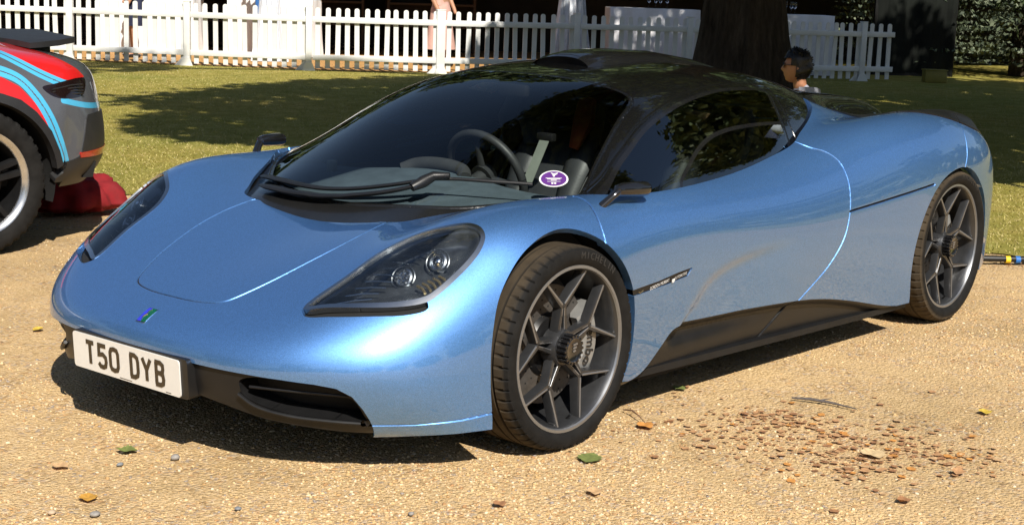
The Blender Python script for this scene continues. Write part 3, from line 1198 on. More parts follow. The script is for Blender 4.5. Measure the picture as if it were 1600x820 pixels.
# display shelving and dim furniture in the marquee
rr = random.Random(3)
SHL = ['dark wooden shelving unit deep in the marquee, leftmost of five', 'dark wooden shelving unit deep in the marquee, second of five from the left', 'dark wooden shelving unit in the middle of the marquee',
       'dark wooden shelving unit deep in the marquee, fourth of five from the left', 'dark wooden shelving unit deep in the marquee, rightmost of five']
for k in range(5):
    p = A0 + fu * (4.2 + 2.15 * k) + fb * 5.2
    s_ = empty('shelving', (p[0], p[1], 0), math.atan2(fu[1], fu[0]))
    tag(s_, SHL[k], 'shelving', 'shelving in the marquee')
    for z in (.08, .5, .92, 1.34):
        w = MB()
        w.box((0, 0, z), (1.7, .4, .04))
        w.build('shelf', M['wood_dark'], s_)
    for x in (-.83, .83):
        w = MB()
        w.box((x, 0, .8), (.05, .42, 1.6))
        w.build('upright', M['wood_dark'], s_)
    w = MB()
    w.box((0, .2, .8), (1.7, .02, 1.6))
    w.build('back_panel', M['tent_dark'], s_)


def table(name, p, q, depth, h, label, hem=.03, waves=16):
    """long table hidden under a floor-length cloth with folds"""
    p, q = np.array(p), np.array(q)
    L = np.linalg.norm(q - p)
    root = empty(name, (*((p + q) / 2), 0), math.atan2(*(q - p)[::-1]))
    tag(root, label, 'table', 'tables with white cloths behind the fence')
    per = []
    nseg = 90
    W = depth
    tot = 2 * (L + W)
    for i in range(nseg):
        s = tot * i / nseg
        if s < L:
            b, nrm = (-L / 2 + s, -W / 2), (0, -1)
        elif s < L + W:
            b, nrm = (L / 2, -W / 2 + s - L), (1, 0)
        elif s < 2 * L + W:
            b, nrm = (L / 2 - (s - L - W), W / 2), (0, 1)
        else:
            b, nrm = (-L / 2, W / 2 - (s - 2 * L - W)), (-1, 0)
        per.append((b, nrm, s))
    V = []
    for z, amp in ((h, 0), (h - .02, .012), (h * .6, .02), (h * .3, .035), (hem, .05)):
        for b, nrm, s in per:
            wv = amp * (.6 + .6 * math.sin(s * waves) + .3 * math.sin(s * waves * 2.3))
            V.append((b[0] + nrm[0] * wv, b[1] + nrm[1] * wv, z))
    F = [tuple(range(nseg))]
    for r in range(4):
        for i in range(nseg):
            k = (i + 1) % nseg
            F.append((r * nseg + i, (r + 1) * nseg + i, (r + 1) * nseg + k, r * nseg + k))
    w = MB()
    w.add(V, F, True)
    w.build('tablecloth', M['cloth'], root)
    w = MB()
    w.box((0, 0, h - .025), (L - .02, W - .02, .03))
    w.build('tabletop', M['wood_dark'], root)
    for sx in (-1, 1):
        for sy in (-1, 1):
            w = MB()
            w.box((sx * (L / 2 - .1), sy * (W / 2 - .08), h / 2 - .02), (.05, .05, h - .06))
            w.build('leg', M['wood_dark'], root)
    return root


table('buffet_table', (-12.2, -18.7), (-13.15, -17.4), .75, 1.0, 'long table under a bright white cloth behind the fence at the far left')
table('buffet_table', (-13.75, -17.2), (-14.6, -16.0), .75, .98, 'white clothed table behind the fence left of the plastic drape')
table('buffet_table', (-17.55, -12.0), (-18.6, -10.9), .7, 1.04, 'white clothed table in the shade left of the tree trunk, glasses on it')
table('buffet_table', (-19.0, -10.15), (-19.95, -9.1), .7, 1.02, 'white clothed table in the shade right of the tree trunk')

M['wine_glass'] = thin_glass('wine_glass', (.92, .94, .95), 1.5)


def wine_glass(x, y, z, label):
    w = MB()
    w.lathe([(.035, 0), (.034, .003), (.005, .006), (.004, .085), (.012, .095), (.034, .125), (.040, .155), (.036, .19), (.032, .215)], 16, 'z')
    o = w.build('wine_glass', M['wine_glass'])
    o.location = (x, y, z)
    tag(o, label, 'glass', 'wine glasses on the tables')


ordn = ('leftmost', 'second', 'third', 'fourth', 'rightmost')
for k in range(4):
    d = fu * (k * .10 - .15)
    wine_glass(-18.12 + d[0], -11.38 + d[1] + .02 * (k % 2), 1.041, 'empty wine glass on the table left of the trunk, %s of four' % (ordn[k] if k < 3 else 'rightmost'))
for k in range(5):
    d = fu * (k * .085 - .17)
    wine_glass(-19.45 + d[0], -9.68 + d[1] + .02 * (k % 2), 1.021, 'empty wine glass on the table right of the trunk, %s of five' % ordn[k])


def drape(name, p, wdt, h, label, seed, post_off):
    root = empty(name, (p[0], p[1], 0), math.atan2(fu[1], fu[0]))
    tag(root, label, 'drape', 'drapes on the marquee posts')
    V = []
    nx, nz = 40, 12
    for j in range(nz):
        z = h * j / (nz - 1)
        nar = .55 + .45 * abs(2 * j / (nz - 1) - 1.15) ** 1.5
        for i in range(nx):
            u = i / (nx - 1)
            V.append((wdt * nar * (u - .5), .05 * math.sin(u * 26 + seed) + .02 * math.sin(u * 61 + z), .02 + z))
    w = MB()
    w.add(V, [tuple(q) for q in grid_tris(nz, nx)], True)
    w.build('curtain', M['drape'], root, auto=None)
    w = MB()
    w.box((post_off, .08, 1.25), (.06, .06, 2.5), bev=.005)
    w.build('post', M['blue_post'], root)


drape('tent_drape', (-12.80, -15.15), .55, 2.5, 'white gathered drape on a blue post behind the sunlit fence', 1, -.20)
drape('tent_drape', (-16.25, -11.75), .70, 2.5, 'white gathered drape on a blue post behind the shaded fence', 2, .02)


# ---- people
def skin_body(name, joints, edges, mat, sub=2):
    me = bpy.data.meshes.new(name)
    names = list(joints)
    me.from_pydata([joints[k][0] for k in names], [(names.index(a), names.index(b)) for a, b in edges], [])
    o = bpy.data.objects.new(name, me)
    COL.objects.link(o)
    o.modifiers.new('skin', 'SKIN')
    for v, k in zip(me.skin_vertices[0].data, names):
        r = joints[k][1]
        v.radius = (r, r) if not isinstance(r, tuple) else r
        v.use_root = (k == 'pelvis')
    sd = o.modifiers.new('sub', 'SUBSURF')
    sd.levels = sub
    sd.render_levels = sub
    bpy.context.view_layer.update()
    dg = bpy.context.evaluated_depsgraph_get()
    ev = bpy.data.meshes.new_from_object(o.evaluated_get(dg))
    ev.materials.clear()
    ev.materials.append(mat)
    ev.shade_smooth()
    bpy.data.objects.remove(o, do_unlink=True)
    r = bpy.data.objects.new(name, ev)
    COL.objects.link(r)
    return r


def head_parts(root, c, yaw, hair=True, glasses=True, skin='tan_skin', k=1.0):
    """head with face; local forward = +x turned by yaw; c is the head centre"""
    ca, sa = math.cos(yaw), math.sin(yaw)

    def tr(p):
        x, y, z = p
        return (c[0] + k * (x * ca - y * sa), c[1] + k * (x * sa + y * ca), c[2] + k * z)
    bm = bmesh.new()
    bmesh.ops.create_uvsphere(bm, u_segments=32, v_segments=24, radius=1)
    for v in bm.verts:
        x, y, z = v.co
        X, Y, Z = x * .098, y * .075, z * .118
        if z < -.1 and x < .2:
            X *= 1 + .25 * z * (1 - max(x, 0))
        if z < -.3:
            X += .030 * (-z - .3)
            Y *= 1 - .30 * (-z - .3)
        # nose, brow, lips, chin
        g = math.exp(-((Y / .014) ** 2 + ((Z + .012) / .022) ** 2))
        if x > 0:
            X += .026 * g
            X += .006 * math.exp(-((Z - .03) / .012) ** 2 - (Y / .05) ** 2)
            X += .006 * math.exp(-((Z + .060) / .012) ** 2 - (Y / .022) ** 2)
            X += .010 * math.exp(-((Z + .100) / .014) ** 2 - (Y / .022) ** 2)
            X -= .008 * math.exp(-((Z - .010) / .010) ** 2 - ((abs(Y) - .032) / .014) ** 2)
        v.co = Vector((X, Y, Z))
    bm.verts.index_update()
    w = MB()
    w.add([tr(v.co) for v in bm.verts], [[v.index for v in f.verts] for f in bm.faces], True)
    for s in (1, -1):
        w.tube([tr((-.012, s * .072, .02)), tr((-.02, s * .084, .0)), tr((-.012, s * .078, -.03))], [.008, .016, .008], 8, squash=.5)
    w.build('head', M[skin], root, auto=None)
    w = MB()
    V2, F2 = [], []
    idx = {}
    for f in bm.faces:
        cx, cy_, cz = f.calc_center_median()
        if (cz > .058) or (cx < .0 and cz > -.075) or (cz > .02 and cx < .03):
            ids = []
            for v in f.verts:
                if v.index not in idx:
                    idx[v.index] = len(V2)
                    x, y, z = v.co
                    n_ = 1.16 + .05 * math.sin(61 * x + 37 * y) + .05 * math.sin(83 * z + 59 * y) + (.12 if z > .05 else .04)
                    V2.append(tr((x * n_ - .002, y * n_, z * n_)))
                ids.append(idx[v.index])
            F2.append(ids)
    w.add(V2, F2, True)
    rh = random.Random(4)
    for q in range(420):
        f0 = F2[rh.randrange(len(F2))]
        p = np.array(V2[f0[0]])
        q2 = np.array(V2[f0[2 if len(f0) > 2 else 1]])
        p = p + (q2 - p) * rh.random()
        n_ = unit(p - np.array(c))
        up = unit(n_ + np.array([-.5 * ca, -.5 * sa, .25]) + np.array([rh.gauss(0, .35) for _ in range(3)]))
        sd2 = unit(np.cross(up, n_) + 1e-6) * .006 * k
        w.add([p - sd2, p + sd2, p + up * rh.uniform(.008, .022) * k], [(0, 1, 2)])
    w.build('hair', M['hair'], root, auto=None)
    bm.free()
    w = MB()
    if glasses:
        for s in (1, -1):
            w.lathe([(.0, .0), (.021, .0), (.023, .003), (.021, .006), (0, .006)], 16, 'x')
            nv = 5 * 16
            for q in range(nv):
                x, y, z = w.v[-nv + q]
                w.v[-nv + q] = tr((x + .094, y + s * .031, z + .018))
            w.tube([tr((.092, s * .052, .022)), tr((.04, s * .078, .022)), tr((-.02, s * .080, .018))], .003, 6)
        w.tube([tr((.102, -.012, .020)), tr((.104, .012, .020))], .003, 6)
        w.build('sunglasses', M['black_gloss'], root)


# seated person behind the car (only head and shoulders show over the tail)
pp = np.array([-7.12, -2.36])
face = math.atan2(-.764, .644)
seat_p = empty('person', (pp[0], pp[1], 0), 0)
tag(seat_p, 'person with dark hair, sunglasses and pale shirt sitting on the lawn', 'person')
f2 = np.array([math.cos(face), math.sin(face)])
l2 = np.array([-f2[1], f2[0]])


def bp_(f, l, z):
    return (f2[0] * f + l2[0] * l, f2[1] * f + l2[1] * l, z)


J = {'pelvis': (bp_(-.06, 0, .13), (.15, .12)), 'waist': (bp_(-.08, 0, .30), (.145, .11)), 'chest': (bp_(-.05, 0, .47), (.17, .12)), 'neck': (bp_(-.02, 0, .64), .075), 'throat': (bp_(0, 0, .69), .052)}
for s, n in ((1, 'l'), (-1, 'r')):
    J.update({n + 'sh': (bp_(-.05, s * .19, .60), .085), n + 'el': (bp_(.06, s * .26, .34), .052), n + 'wr': (bp_(.26, s * .18, .36), .038),
              n + 'hip': (bp_(.0, s * .11, .13), .10), n + 'kn': (bp_(.40, s * .16, .42), .068), n + 'an': (bp_(.62, s * .15, .07), .045), n + 'toe': (bp_(.78, s * .16, .045), .035)})
E_ = [('pelvis', 'waist'), ('waist', 'chest'), ('chest', 'neck'), ('neck', 'throat')]
for n in 'lr':
    E_ += [('chest', n + 'sh'), (n + 'sh', n + 'el'), (n + 'el', n + 'wr'), ('pelvis', n + 'hip'), (n + 'hip', n + 'kn'), (n + 'kn', n + 'an'), (n + 'an', n + 'toe')]
bd = skin_body('body', J, E_, M['shirt'])
bd.parent = seat_p
for s in (1, -1):
    w = MB()
    base = np.array(bp_(.26, s * .18, .36))
    fw = np.array([*f2, 0])
    lt = np.array([*l2, 0])
    w.tube([base - fw * .02, base + fw * .04, base + fw * .085], [.026, .034, .03], 10, squash=.5)
    for k in range(4):
        b0 = base + fw * .08 + lt * (k - 1.5) * .017
        ln_ = (.062, .072, .068, .052)[k]
        w.tube([b0, b0 + fw * ln_ * .5 + np.array([0, 0, -.008]), b0 + fw * ln_ * .85 + np.array([0, 0, -.03])], [.009, .0085, .007], 7)
    t0 = base + fw * .02 - lt * s * .03
    w.tube([t0, t0 + fw * .03 - lt * s * .018, t0 + fw * .055 - lt * s * .02 + np.array([0, 0, -.01])], [.011, .0095, .008], 7)
    w.build('hand', M['tan_skin'], seat_p)
w = MB()
w.tube([bp_(-.03, 0, .60), bp_(0, 0, .68), bp_(.015, 0, .76)], [.062, .052, .052], 14)
w.build('neck', M['tan_skin'], seat_p)
head_parts(seat_p, bp_(.035, 0, .815), face - .25)
w = MB()
for s in (1, -1):
    w.tube([bp_(.0, s * .10, .13), bp_(.40, s * .16, .42), bp_(.62, s * .15, .09)], [.112, .082, .058], 12)
w.build('trousers', M['navy'], seat_p)


def standing(loc, yaw, label, top, bottom, legs, skirt):
    root = empty('person', (loc[0], loc[1], .012), yaw)
    tag(root, label, 'person')
    J = {'pelvis': ((0, 0, .95), (.16, .12)), 'waist': ((0, 0, 1.08), (.135, .10)), 'chest': ((0, 0, 1.30), (.165, .115)), 'neck': ((.01, 0, 1.47), .06), 'throat': ((.02, 0, 1.54), .05)}
    for s, n in ((1, 'l'), (-1, 'r')):
        J.update({n + 'sh': ((0, s * .18, 1.41), .065), n + 'el': ((-.02, s * .25, 1.13), .045), n + 'wr': ((.10, s * .24, .92), .033), n + 'ha': ((.14, s * .23, .84), .028),
                  n + 'hip': ((0, s * .09, .90), .095), n + 'kn': ((.02, s * .10, .50), .062), n + 'an': ((0, s * .10, .09), .042), n + 'toe': ((.15, s * .12, .035), .03)})
    E_ = [('pelvis', 'waist'), ('waist', 'chest'), ('chest', 'neck'), ('neck', 'throat')]
    for n in 'lr':
        E_ += [('chest', n + 'sh'), (n + 'sh', n + 'el'), (n + 'el', n + 'wr'), (n + 'wr', n + 'ha'), ('pelvis', n + 'hip'), (n + 'hip', n + 'kn'), (n + 'kn', n + 'an'), (n + 'an', n + 'toe')]
    b = skin_body('body', J, E_, legs)
    b.parent = root
    w = MB()
    w.lathe([(.15, 1.02), (.19, .92), (.21, .75), (skirt[1], skirt[0])], 28, 'z')
    for q in range(len(w.v)):
        x, y, z = w.v[q]
        w.v[q] = (x * .78, y, z)
    w.build('skirt', bottom, root)
    w = MB()
    w.lathe([(.17, .98), (.155, 1.08), (.19, 1.28), (.20, 1.40), (.09, 1.47)], 28, 'z')
    for q in range(len(w.v)):
        x, y, z = w.v[q]
        w.v[q] = (x * .72, y * 1.06, z)
    w.build('top', top, root)
    head_parts(root, (.03, 0, 1.655), 0, glasses=False, skin='skin')
    for s in (1, -1):
        w = MB()
        w.box((.05, s * .11, .03), (.25, .085, .055), bev=.02)
        w.build('shoe', M['black_gloss'], root)


standing((-11.48, -16.90), face + .4, 'person in a navy skirt standing behind the fence at the left', M['navy'], M['navy'], M['skin'], (.50, .20))
standing((-14.85, -13.35), face + 2.6, 'person in a pale pink dress standing behind the double fence post', M['pink'], M['pink'], M['skin'], (.28, .30))

# ------------------------------------------------------------------ dark matt tent wall at the right
M['dark_wall'] = plain('dark_tent_cloth', (.006, .0075, .006), .7, var=.5, vscale=2.0, spec=.15)
wall_a, wall_b = np.array([-21.3, -8.9]), np.array([-22.3, -7.9])
tw = empty('tent_wall', (*wall_a, 0), math.atan2(*(wall_b - wall_a)[::-1]))
tag(tw, 'dark plastic tent wall right of the last fence post', 'tent wall')
Lw = np.linalg.norm(wall_b - wall_a)
nx = 30
V = []
for z in (0.05, 1.0, 2.0, 3.0):
    for i in range(nx):
        V.append((Lw * i / (nx - 1), .035 * math.sin(i * .55 + z) + .02 * math.sin(i * 1.7 + 2 * z), z))
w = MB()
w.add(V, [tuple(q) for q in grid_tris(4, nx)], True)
w.build('plastic_sheet', M['dark_wall'], tw, auto=None)
for x in (0, Lw):
    w = MB()
    w.box((x, .08, 1.5), (.08, .08, 3.0), bev=.01)
    w.build('post', M['satin_black'], tw)
w = MB()
w.box((Lw / 2, .05, .03), (Lw, .06, .06))
w.build('ground_bar', M['satin_black'], tw)
w = MB()
w.box((0, 0, .10), (.36, .22, .20), bev=.015)
w.box((0, 0, .205), (.38, .24, .02), bev=.006)
o = w.build('crate', plain('dull_yellow_plastic', (.20, .17, .03), .6))
o.location = (-20.3, -7.3, .006)
o.rotation_euler = (0, 0, 2.3)
tag(o, 'small dull yellow crate on the grass before the dark tent wall', 'crate')
# ------------------------------------------------------------------ trees
def bark_material(name, base):
    m, nt, b = new_mat(name)
    pset(b, rough=.95, spec=.1)
    co = objco(nt)
    mp2 = nd(nt, 'ShaderNodeMapping')
    mp2.inputs['Scale'].default_value = (6, 6, 1.2)
    nt.links.new(co, mp2.inputs[0])
    n1 = noise(nt, 2.0, 6, .7, mp2.outputs[0])
    r = ramp(nt, n1.outputs[0], [(.3, tuple(c * .35 for c in base)), (.55, base), (.75, tuple(c * 1.8 for c in base))])
    nt.links.new(r.outputs[0], b.inputs['Base Color'])
    bump(nt, b, n1.outputs[0], 1.0, .06)
    return m


M['bark'] = bark_material('tree_bark', (.06, .045, .032))
LV = [plain('foliage_%d' % i, c, .7, var=.3, vscale=3) for i, c in enumerate([(.045, .075, .018), (.065, .10, .028), (.09, .125, .035), (.035, .06, .02)])]


def crown_mesh(name, lobes, per, size, parent, seed):
    rg = np.random.default_rng(seed)
    C, S = [], []
    for (x, y, z, rx, ry, rz) in lobes:
        n = int(per * rx * ry / 4)
        d = unit(rg.normal(0, 1, (n, 3)))
        r = rg.uniform(.45, 1.0, n) ** .6
        # clump the leaves on twigs
        k = max(6, n // 26)
        tw_ = unit(rg.normal(0, 1, (k, 3))) * (rg.uniform(.5, 1.0, k) ** .5)[:, None]
        p = tw_[rg.integers(0, k, n)] + rg.normal(0, .11, (n, 3))
        mix = rg.random(n) < .75
        p = np.where(mix[:, None], p, d * r[:, None])
        C.append(np.array([x, y, z]) + p * np.array([rx, ry, rz]))
    C = np.concatenate(C)
    n = len(C)
    a = unit(rg.normal(0, 1, (n, 3)))
    b = unit(np.cross(a, rg.normal(0, 1, (n, 3))))
    s = size * rg.uniform(.6, 1.3, n)[:, None]
    V = np.stack([C - a * s, C + b * s * .55, C + a * s, C - b * s * .55], 1).reshape(-1, 3)
    V[:, 2] = np.maximum(V[:, 2], .25)
    F = (np.arange(n) * 4)[:, None] + np.array([0, 1, 2, 3])
    me = bpy.data.meshes.new(name)
    me.vertices.add(len(V))
    me.vertices.foreach_set('co', V.astype(np.float32).ravel())
    me.loops.add(F.size)
    me.loops.foreach_set('vertex_index', F.astype(np.int32).ravel())
    me.polygons.add(n)
    me.polygons.foreach_set('loop_start', np.arange(0, F.size, 4, dtype=np.int32))
    me.polygons.foreach_set('loop_total', np.full(n, 4, dtype=np.int32))
    for q in LV:
        me.materials.append(q)
    me.polygons.foreach_set('material_index', rg.integers(0, 4, n).astype(np.int32))
    me.update(calc_edges=True)
    o = bpy.data.objects.new(name, me)
    COL.objects.link(o)
    o.parent = parent
    return o


def tree(name, loc, trunk_r, height, lobes, label, seed, per=900, size=.16, group=None):
    root = empty(name, (loc[0], loc[1], 0))
    tag(root, label, 'tree', group)
    rg = np.random.default_rng(seed)
    # fluted trunk
    nz, ns = 14, 28
    V = []
    for j in range(nz):
        z = height * .55 * j / (nz - 1) - .05
        t = j / (nz - 1)
        rad = trunk_r * (1 + .55 * math.exp(-z * 1.6)) * (1 - .45 * t)
        for i in range(ns):
            a = 2 * math.pi * i / ns
            k = 1 + .07 * math.sin(5 * a + seed) + .05 * math.sin(9 * a + z * .8) + .03 * math.sin(17 * a + 2 * z)
            V.append((rad * k * math.cos(a) + .08 * trunk_r * math.sin(z), rad * k * math.sin(a), z))
    F = []
    for j in range(nz - 1):
        for i in range(ns):
            k = (i + 1) % ns
            F.append((j * ns + i, j * ns + k, (j + 1) * ns + k, (j + 1) * ns + i))
    w = MB()
    w.add(V, F, True)
    w.build('trunk', M['bark'], root)
    for q, lb in enumerate(lobes):
        e = np.array(lb[:3])
        s = np.array([0, 0, height * (.30 + .25 * rg.random())])
        mid = (s + e) / 2 + np.array([0, 0, .12 * np.linalg.norm(e - s) * rg.random()])
        w = MB()
        cu = crom([s, mid, e, e + (e - mid) * .35], 5)
        w.tube(cu, np.linspace(trunk_r * .34, .03, len(cu)), 9)
        w.build('limb', M['bark'], root)
    crown_mesh('crown', lobes, per, size, root, seed)
    return root


TP = np.array([-11.62, -5.66])
sd = np.array([math.cos(SUN_AZ), math.sin(SUN_AZ)]) / math.tan(SUN_EL)
lob = []
# each lobe but the last is hung where it shades the ground it shades in the photograph
for gx, gy, h, rx, ry in ((-8.2, -9.1, 7.6, 2.1, 1.8), (-6.0, -7.3, 7.2, 1.5, 1.3), (-10.8, -10.5, 7.6, 2.2, 1.2), (-9.2, -7.6, 7.6, 2.0, 1.7), (-6.6, -6.3, 7.2, 1.5, 1.0), (-12.5, -10.4, 7.4, 1.8, 1.2),
                          (-11.2, -4.4, 5.0, 3.0, 2.3), (-14.5, -6.4, 5.8, 3.0, 2.3), (-8.9, -2.4, 4.2, 1.7, 1.5), (-12.4, -7.6, 5.6, 2.2, 1.8),
                          (-17.2, -8.7, 6.6, 2.8, 2.2), (-19.5, -5.5, 6.8, 3.0, 2.4), (-15.2, -10.4, 6.0, 2.2, 1.3), (-13.5, -2.0, 5.6, 3.0, 2.2), (-17.0, -3.0, 6.4, 3.2, 2.4),
                          (-15.0, -11.4, 6.2, 1.2, .9), (-18.8, -8.6, 7.0, 2.4, 1.5), (-20.0, -7.6, 7.2, 1.6, 1.3), (-9.4, -15.0, 11.0, 1.3, .7), (-17.0, -9.6, 6.4, 2.2, 1.2), (-18.0, -11.4, 7.2, 2.0, 1.4), (-19.8, -9.6, 7.6, 2.0, 1.4), (-16.2, -11.8, 7.0, 1.4, 1.0), (-21.6, -8.6, 7.4, 1.0, .8)):  # last lobe is added to put the tent wall in shade
    lob.append((gx + sd[0] * h - TP[0], gy + sd[1] * h - TP[1], h, rx, ry, .9))
tree('old_tree', TP, .46, 11.0, lob, 'old thick dark tree trunk standing on the lawn right of centre', 4, per=3600, size=.15)
EXTRA = [((-14, 33), 11, 'broad leafy tree beside the drive, out to the right of the parked car'), ((-33, 17.0), 9, 'tall leafy tree on the lawn far right, behind the tail of the car'), ((-3.5, 36.0), 12, 'tall leafy tree across the drive, to the right behind the viewer'),
         ((-36, 34), 12, 'distant leafy tree across the lawn to the far right'), ((26, -12), 12, 'leafy tree left of the drive, ahead of the parked cars'), ((14, -18), 13, 'distant leafy tree far to the left ahead of the cars'),
         ((36, 6), 13, 'distant leafy tree straight ahead of the blue car')]
for k, (lc, hh, lb) in enumerate(EXTRA):
    rg = random.Random(k)
    ls = []
    for q in range(9):
        a = q * 2.399
        rr_ = (.0, .26)[q > 0] * hh * (.6 + .5 * rg.random())
        ls.append((rr_ * math.cos(a), rr_ * math.sin(a), hh * (.32 + .06 * q + .05 * rg.random()), hh * .2, hh * .2, hh * .14))
    tree('leafy_tree', lc, .35, hh, ls, lb, 30 + k, per=420, size=.30, group='trees around the drive')
for k in range(7):
    a = math.radians(-104 - 11 * k)
    hh = (9, 10, 11, 19, 22, 18, 20)[k]
    lc = (38 * math.cos(a), 38 * math.sin(a))
    rg = random.Random(50 + k)
    ls = []
    for q in range(13):
        b = q * 2.399
        rr_ = (.0, .22)[q > 0] * hh * (.5 + .6 * rg.random())
        ls.append((rr_ * math.cos(b), rr_ * math.sin(b), hh * (.22 + .058 * q + .04 * rg.random()), hh * .17, hh * .17, hh * .12))
    tree('tall_tree', lc, .45, hh, ls, 'tall dark tree beyond the marquee, %s of seven from the right end' % ('first', 'second', 'third', 'fourth', 'fifth', 'sixth', 'last')[6 - k], 60 + k, per=190, size=.45, group='tall trees beyond the marquee')
# hedge-like belt of trees round the park: one far mass
ring = []
for k in range(46):
    a = 2 * math.pi * k / 46 + .05 * math.sin(k * 3.3)
    R_ = 52 + 6 * math.sin(k * 1.7)
    ring.append((R_ * math.cos(a), R_ * math.sin(a), 3.2 + 1.2 * math.sin(k * 2.2), 5.0, 5.0, 4.2 + 1.4 * math.sin(k * 1.1)))
far = empty('tmp')
cr = crown_mesh('far_wood', ring, 130, .75, None, 77)
cr.parent = None
bpy.data.objects.remove(far)
tag(cr, 'far belt of dark green woodland round the park', 'woodland', kind='stuff')
# conifers whose layered boughs sweep to the ground at the right
CON = [plain('conifer_%d' % i, c, .7, var=.3, vscale=4) for i, c in enumerate([(.08, .105, .055), (.11, .135, .075), (.15, .175, .11), (.05, .07, .04)])]
for (cx, cy, lb, sd_) in ((-23.9, -8.9, 'dark conifer with layered boughs right of the tent wall', 5), (-24.3, -7.4, 'grey green conifer with drooping boughs at the upper right', 6), (-29.0, -8.6, 'dark conifer standing behind the tent wall', 7)):
    root = empty('conifer', (cx, cy, 0))
    tag(root, lb, 'tree', 'conifers at the right')
    w = MB()
    w.tube([(0, 0, 0), (.05, 0, 3), (0, 0, 8)], [.28, .2, .04], 12)
    w.build('trunk', M['bark'], root)
    rgc = random.Random(sd_)
    lbs = []
    for k in range(30):
        z = .25 + .21 * k
        a0 = rgc.uniform(0, 6.28)
        R_ = 2.1 * (1 - z / 9)
        for q in range(5):
            a = a0 + q * 1.257
            lbs.append((R_ * .6 * math.cos(a), R_ * .6 * math.sin(a), z + .05 * math.sin(3 * a), R_ * .55, R_ * .55, .075))
    save = LV[:]
    LV[:] = CON
    crown_mesh('boughs', lbs, 520, .05, root, 200 + sd_)
    LV[:] = save
# sunlit bush seen past the tent wall at the right edge
bs = empty('bush', (-24.0, -6.0, 0))
tag(bs, 'sunlit yellow green bush at the far right edge', 'bush')
w = MB()
for k in range(5):
    a = k * 1.26
    w.tube([(0, 0, 0), (.3 * math.cos(a), .3 * math.sin(a), .6), (.7 * math.cos(a), .7 * math.sin(a), 1.3)], [.05, .035, .015], 7)
w.build('stem', M['bark'], bs)
crown_mesh('foliage', [(0, 0, 1.0, 1.4, 1.4, .9), (.6, -.5, 1.6, 1.0, 1.0, .7), (-.6, .6, 1.5, 1.0, 1.0, .8)], 1200, .09, bs, 90)

# ------------------------------------------------------------------ cable at the edge of the lawn
cb = empty('cable', (-4.32, .52, 0))
tag(cb, 'black cable with yellow and blue bands at the lawn edge', 'cable')
ce = unit(np.array([-.18, .18]))
cpt = [(-.9 * ce[0] + .05, -.9 * ce[1] + .02), (-.4 * ce[0], -.4 * ce[1]), (0, 0), (.4 * ce[0], .4 * ce[1]), (.95 * ce[0], .95 * ce[1] + .02), (1.6 * ce[0], 1.6 * ce[1] + .1)]
w = MB()
cc_ = crom([(*p, .026 + .004 * math.sin(i)) for i, p in enumerate(cpt)], 6)
w.tube(cc_, .017, 10)
w.build('cable_run', M['plastic'], cb)
for t, mt in ((.02, plain('yellow_tape', (.75, .52, .02), .5)), (.075, plain('blue_tape', (.02, .14, .45), .5))):
    w = MB()
    w.tube([(ce[0] * (t - .013), ce[1] * (t - .013), .0265), (ce[0] * (t + .013), ce[1] * (t + .013), .0265)], .0205, 12)
    w.build('tape_band', mt, cb)
w = MB()
w.tube([(ce[0] * t, ce[1] * t, .036) for t in (.145, .155, .235, .245, .30, .31)], [.022, .034, .034, .029, .029, .02], 12)
w.build('connector', M['plastic'], cb)
# ------------------------------------------------------------------ the sports car
XZ, XY, YZ = [0, 2], [0, 1], [1, 2]
car = empty('sports_car')
tag(car, 'low metallic blue sports car with black roof, number plate T50 DYB, parked on gravel', 'sports car')


def theta(V):
    return np.stack([np.arctan2(V[:, 1], V[:, 0] - .2), V[:, 2]], 1)


def th_pts(pts):
    P = np.array(pts, float)
    return theta(P)


def text_mesh(s, size=1.0, extrude=.0, bold=0.0, space=1.0):
    cu = bpy.data.curves.new('txt', 'FONT')
    cu.body = s
    cu.size = size
    cu.extrude = extrude
    cu.offset = bold
    cu.space_character = space
    cu.align_x = 'CENTER'
    cu.align_y = 'CENTER'
    cu.resolution_u = 4
    ob = bpy.data.objects.new('txt', cu)
    COL.objects.link(ob)
    bpy.context.view_layer.update()
    me = ob.to_mesh()
    V = np.array([v.co[:] for v in me.vertices]) if len(me.vertices) else np.zeros((0, 3))
    F = [tuple(p.vertices) for p in me.polygons]
    ob.to_mesh_clear()
    bpy.data.objects.remove(ob, do_unlink=True)
    bpy.data.curves.remove(cu)
    return V, F


ARCH_F = crom([(.336, -.1), (.340, .147), (.352, .267), (.347, .378), (.315, .483), (.267, .55), (.187, .619), (.094, .661), (.006, .676), (-.067, .667), (-.151, .631),
               (-.216, .58), (-.276, .509), (-.316, .431), (-.338, .311), (-.336, .225), (-.318, .175), (-.29, .10), (-.285, -.1)], 5)
ARCH_R = crom([(-2.31, -.1), (-2.292, .149), (-2.262, .265), (-2.262, .374), (-2.308, .489), (-2.402, .596), (-2.521, .658), (-2.701, .682), (-2.834, .655), (-2.945, .592),
               (-3.032, .515), (-3.095, .40), (-3.115, .30), (-3.12, .2), (-3.12, -.1)], 5)
LIP = [(.92, -.1, .302), (.92, 0, .302), (.904, .263, .301), (.87, .445, .298), (.826, .557, .294), (.779, .636, .288), (.741, .685, .279), (.71, .717, .256),
       (.681, .731, .217), (.656, .734, .181), (.63, .72, .150), (.616, .713, .125), (.60, .69, .0)]
INTAKE = [(.877, .425, .270), (.866, .462, .287), (.817, .573, .289), (.778, .635, .283), (.735, .687, .268), (.70, .715, .235), (.672, .724, .192), (.660, .724, .172), (.726, .657, .176), (.803, .556, .186),
          (.851, .479, .208), (.871, .434, .232)]
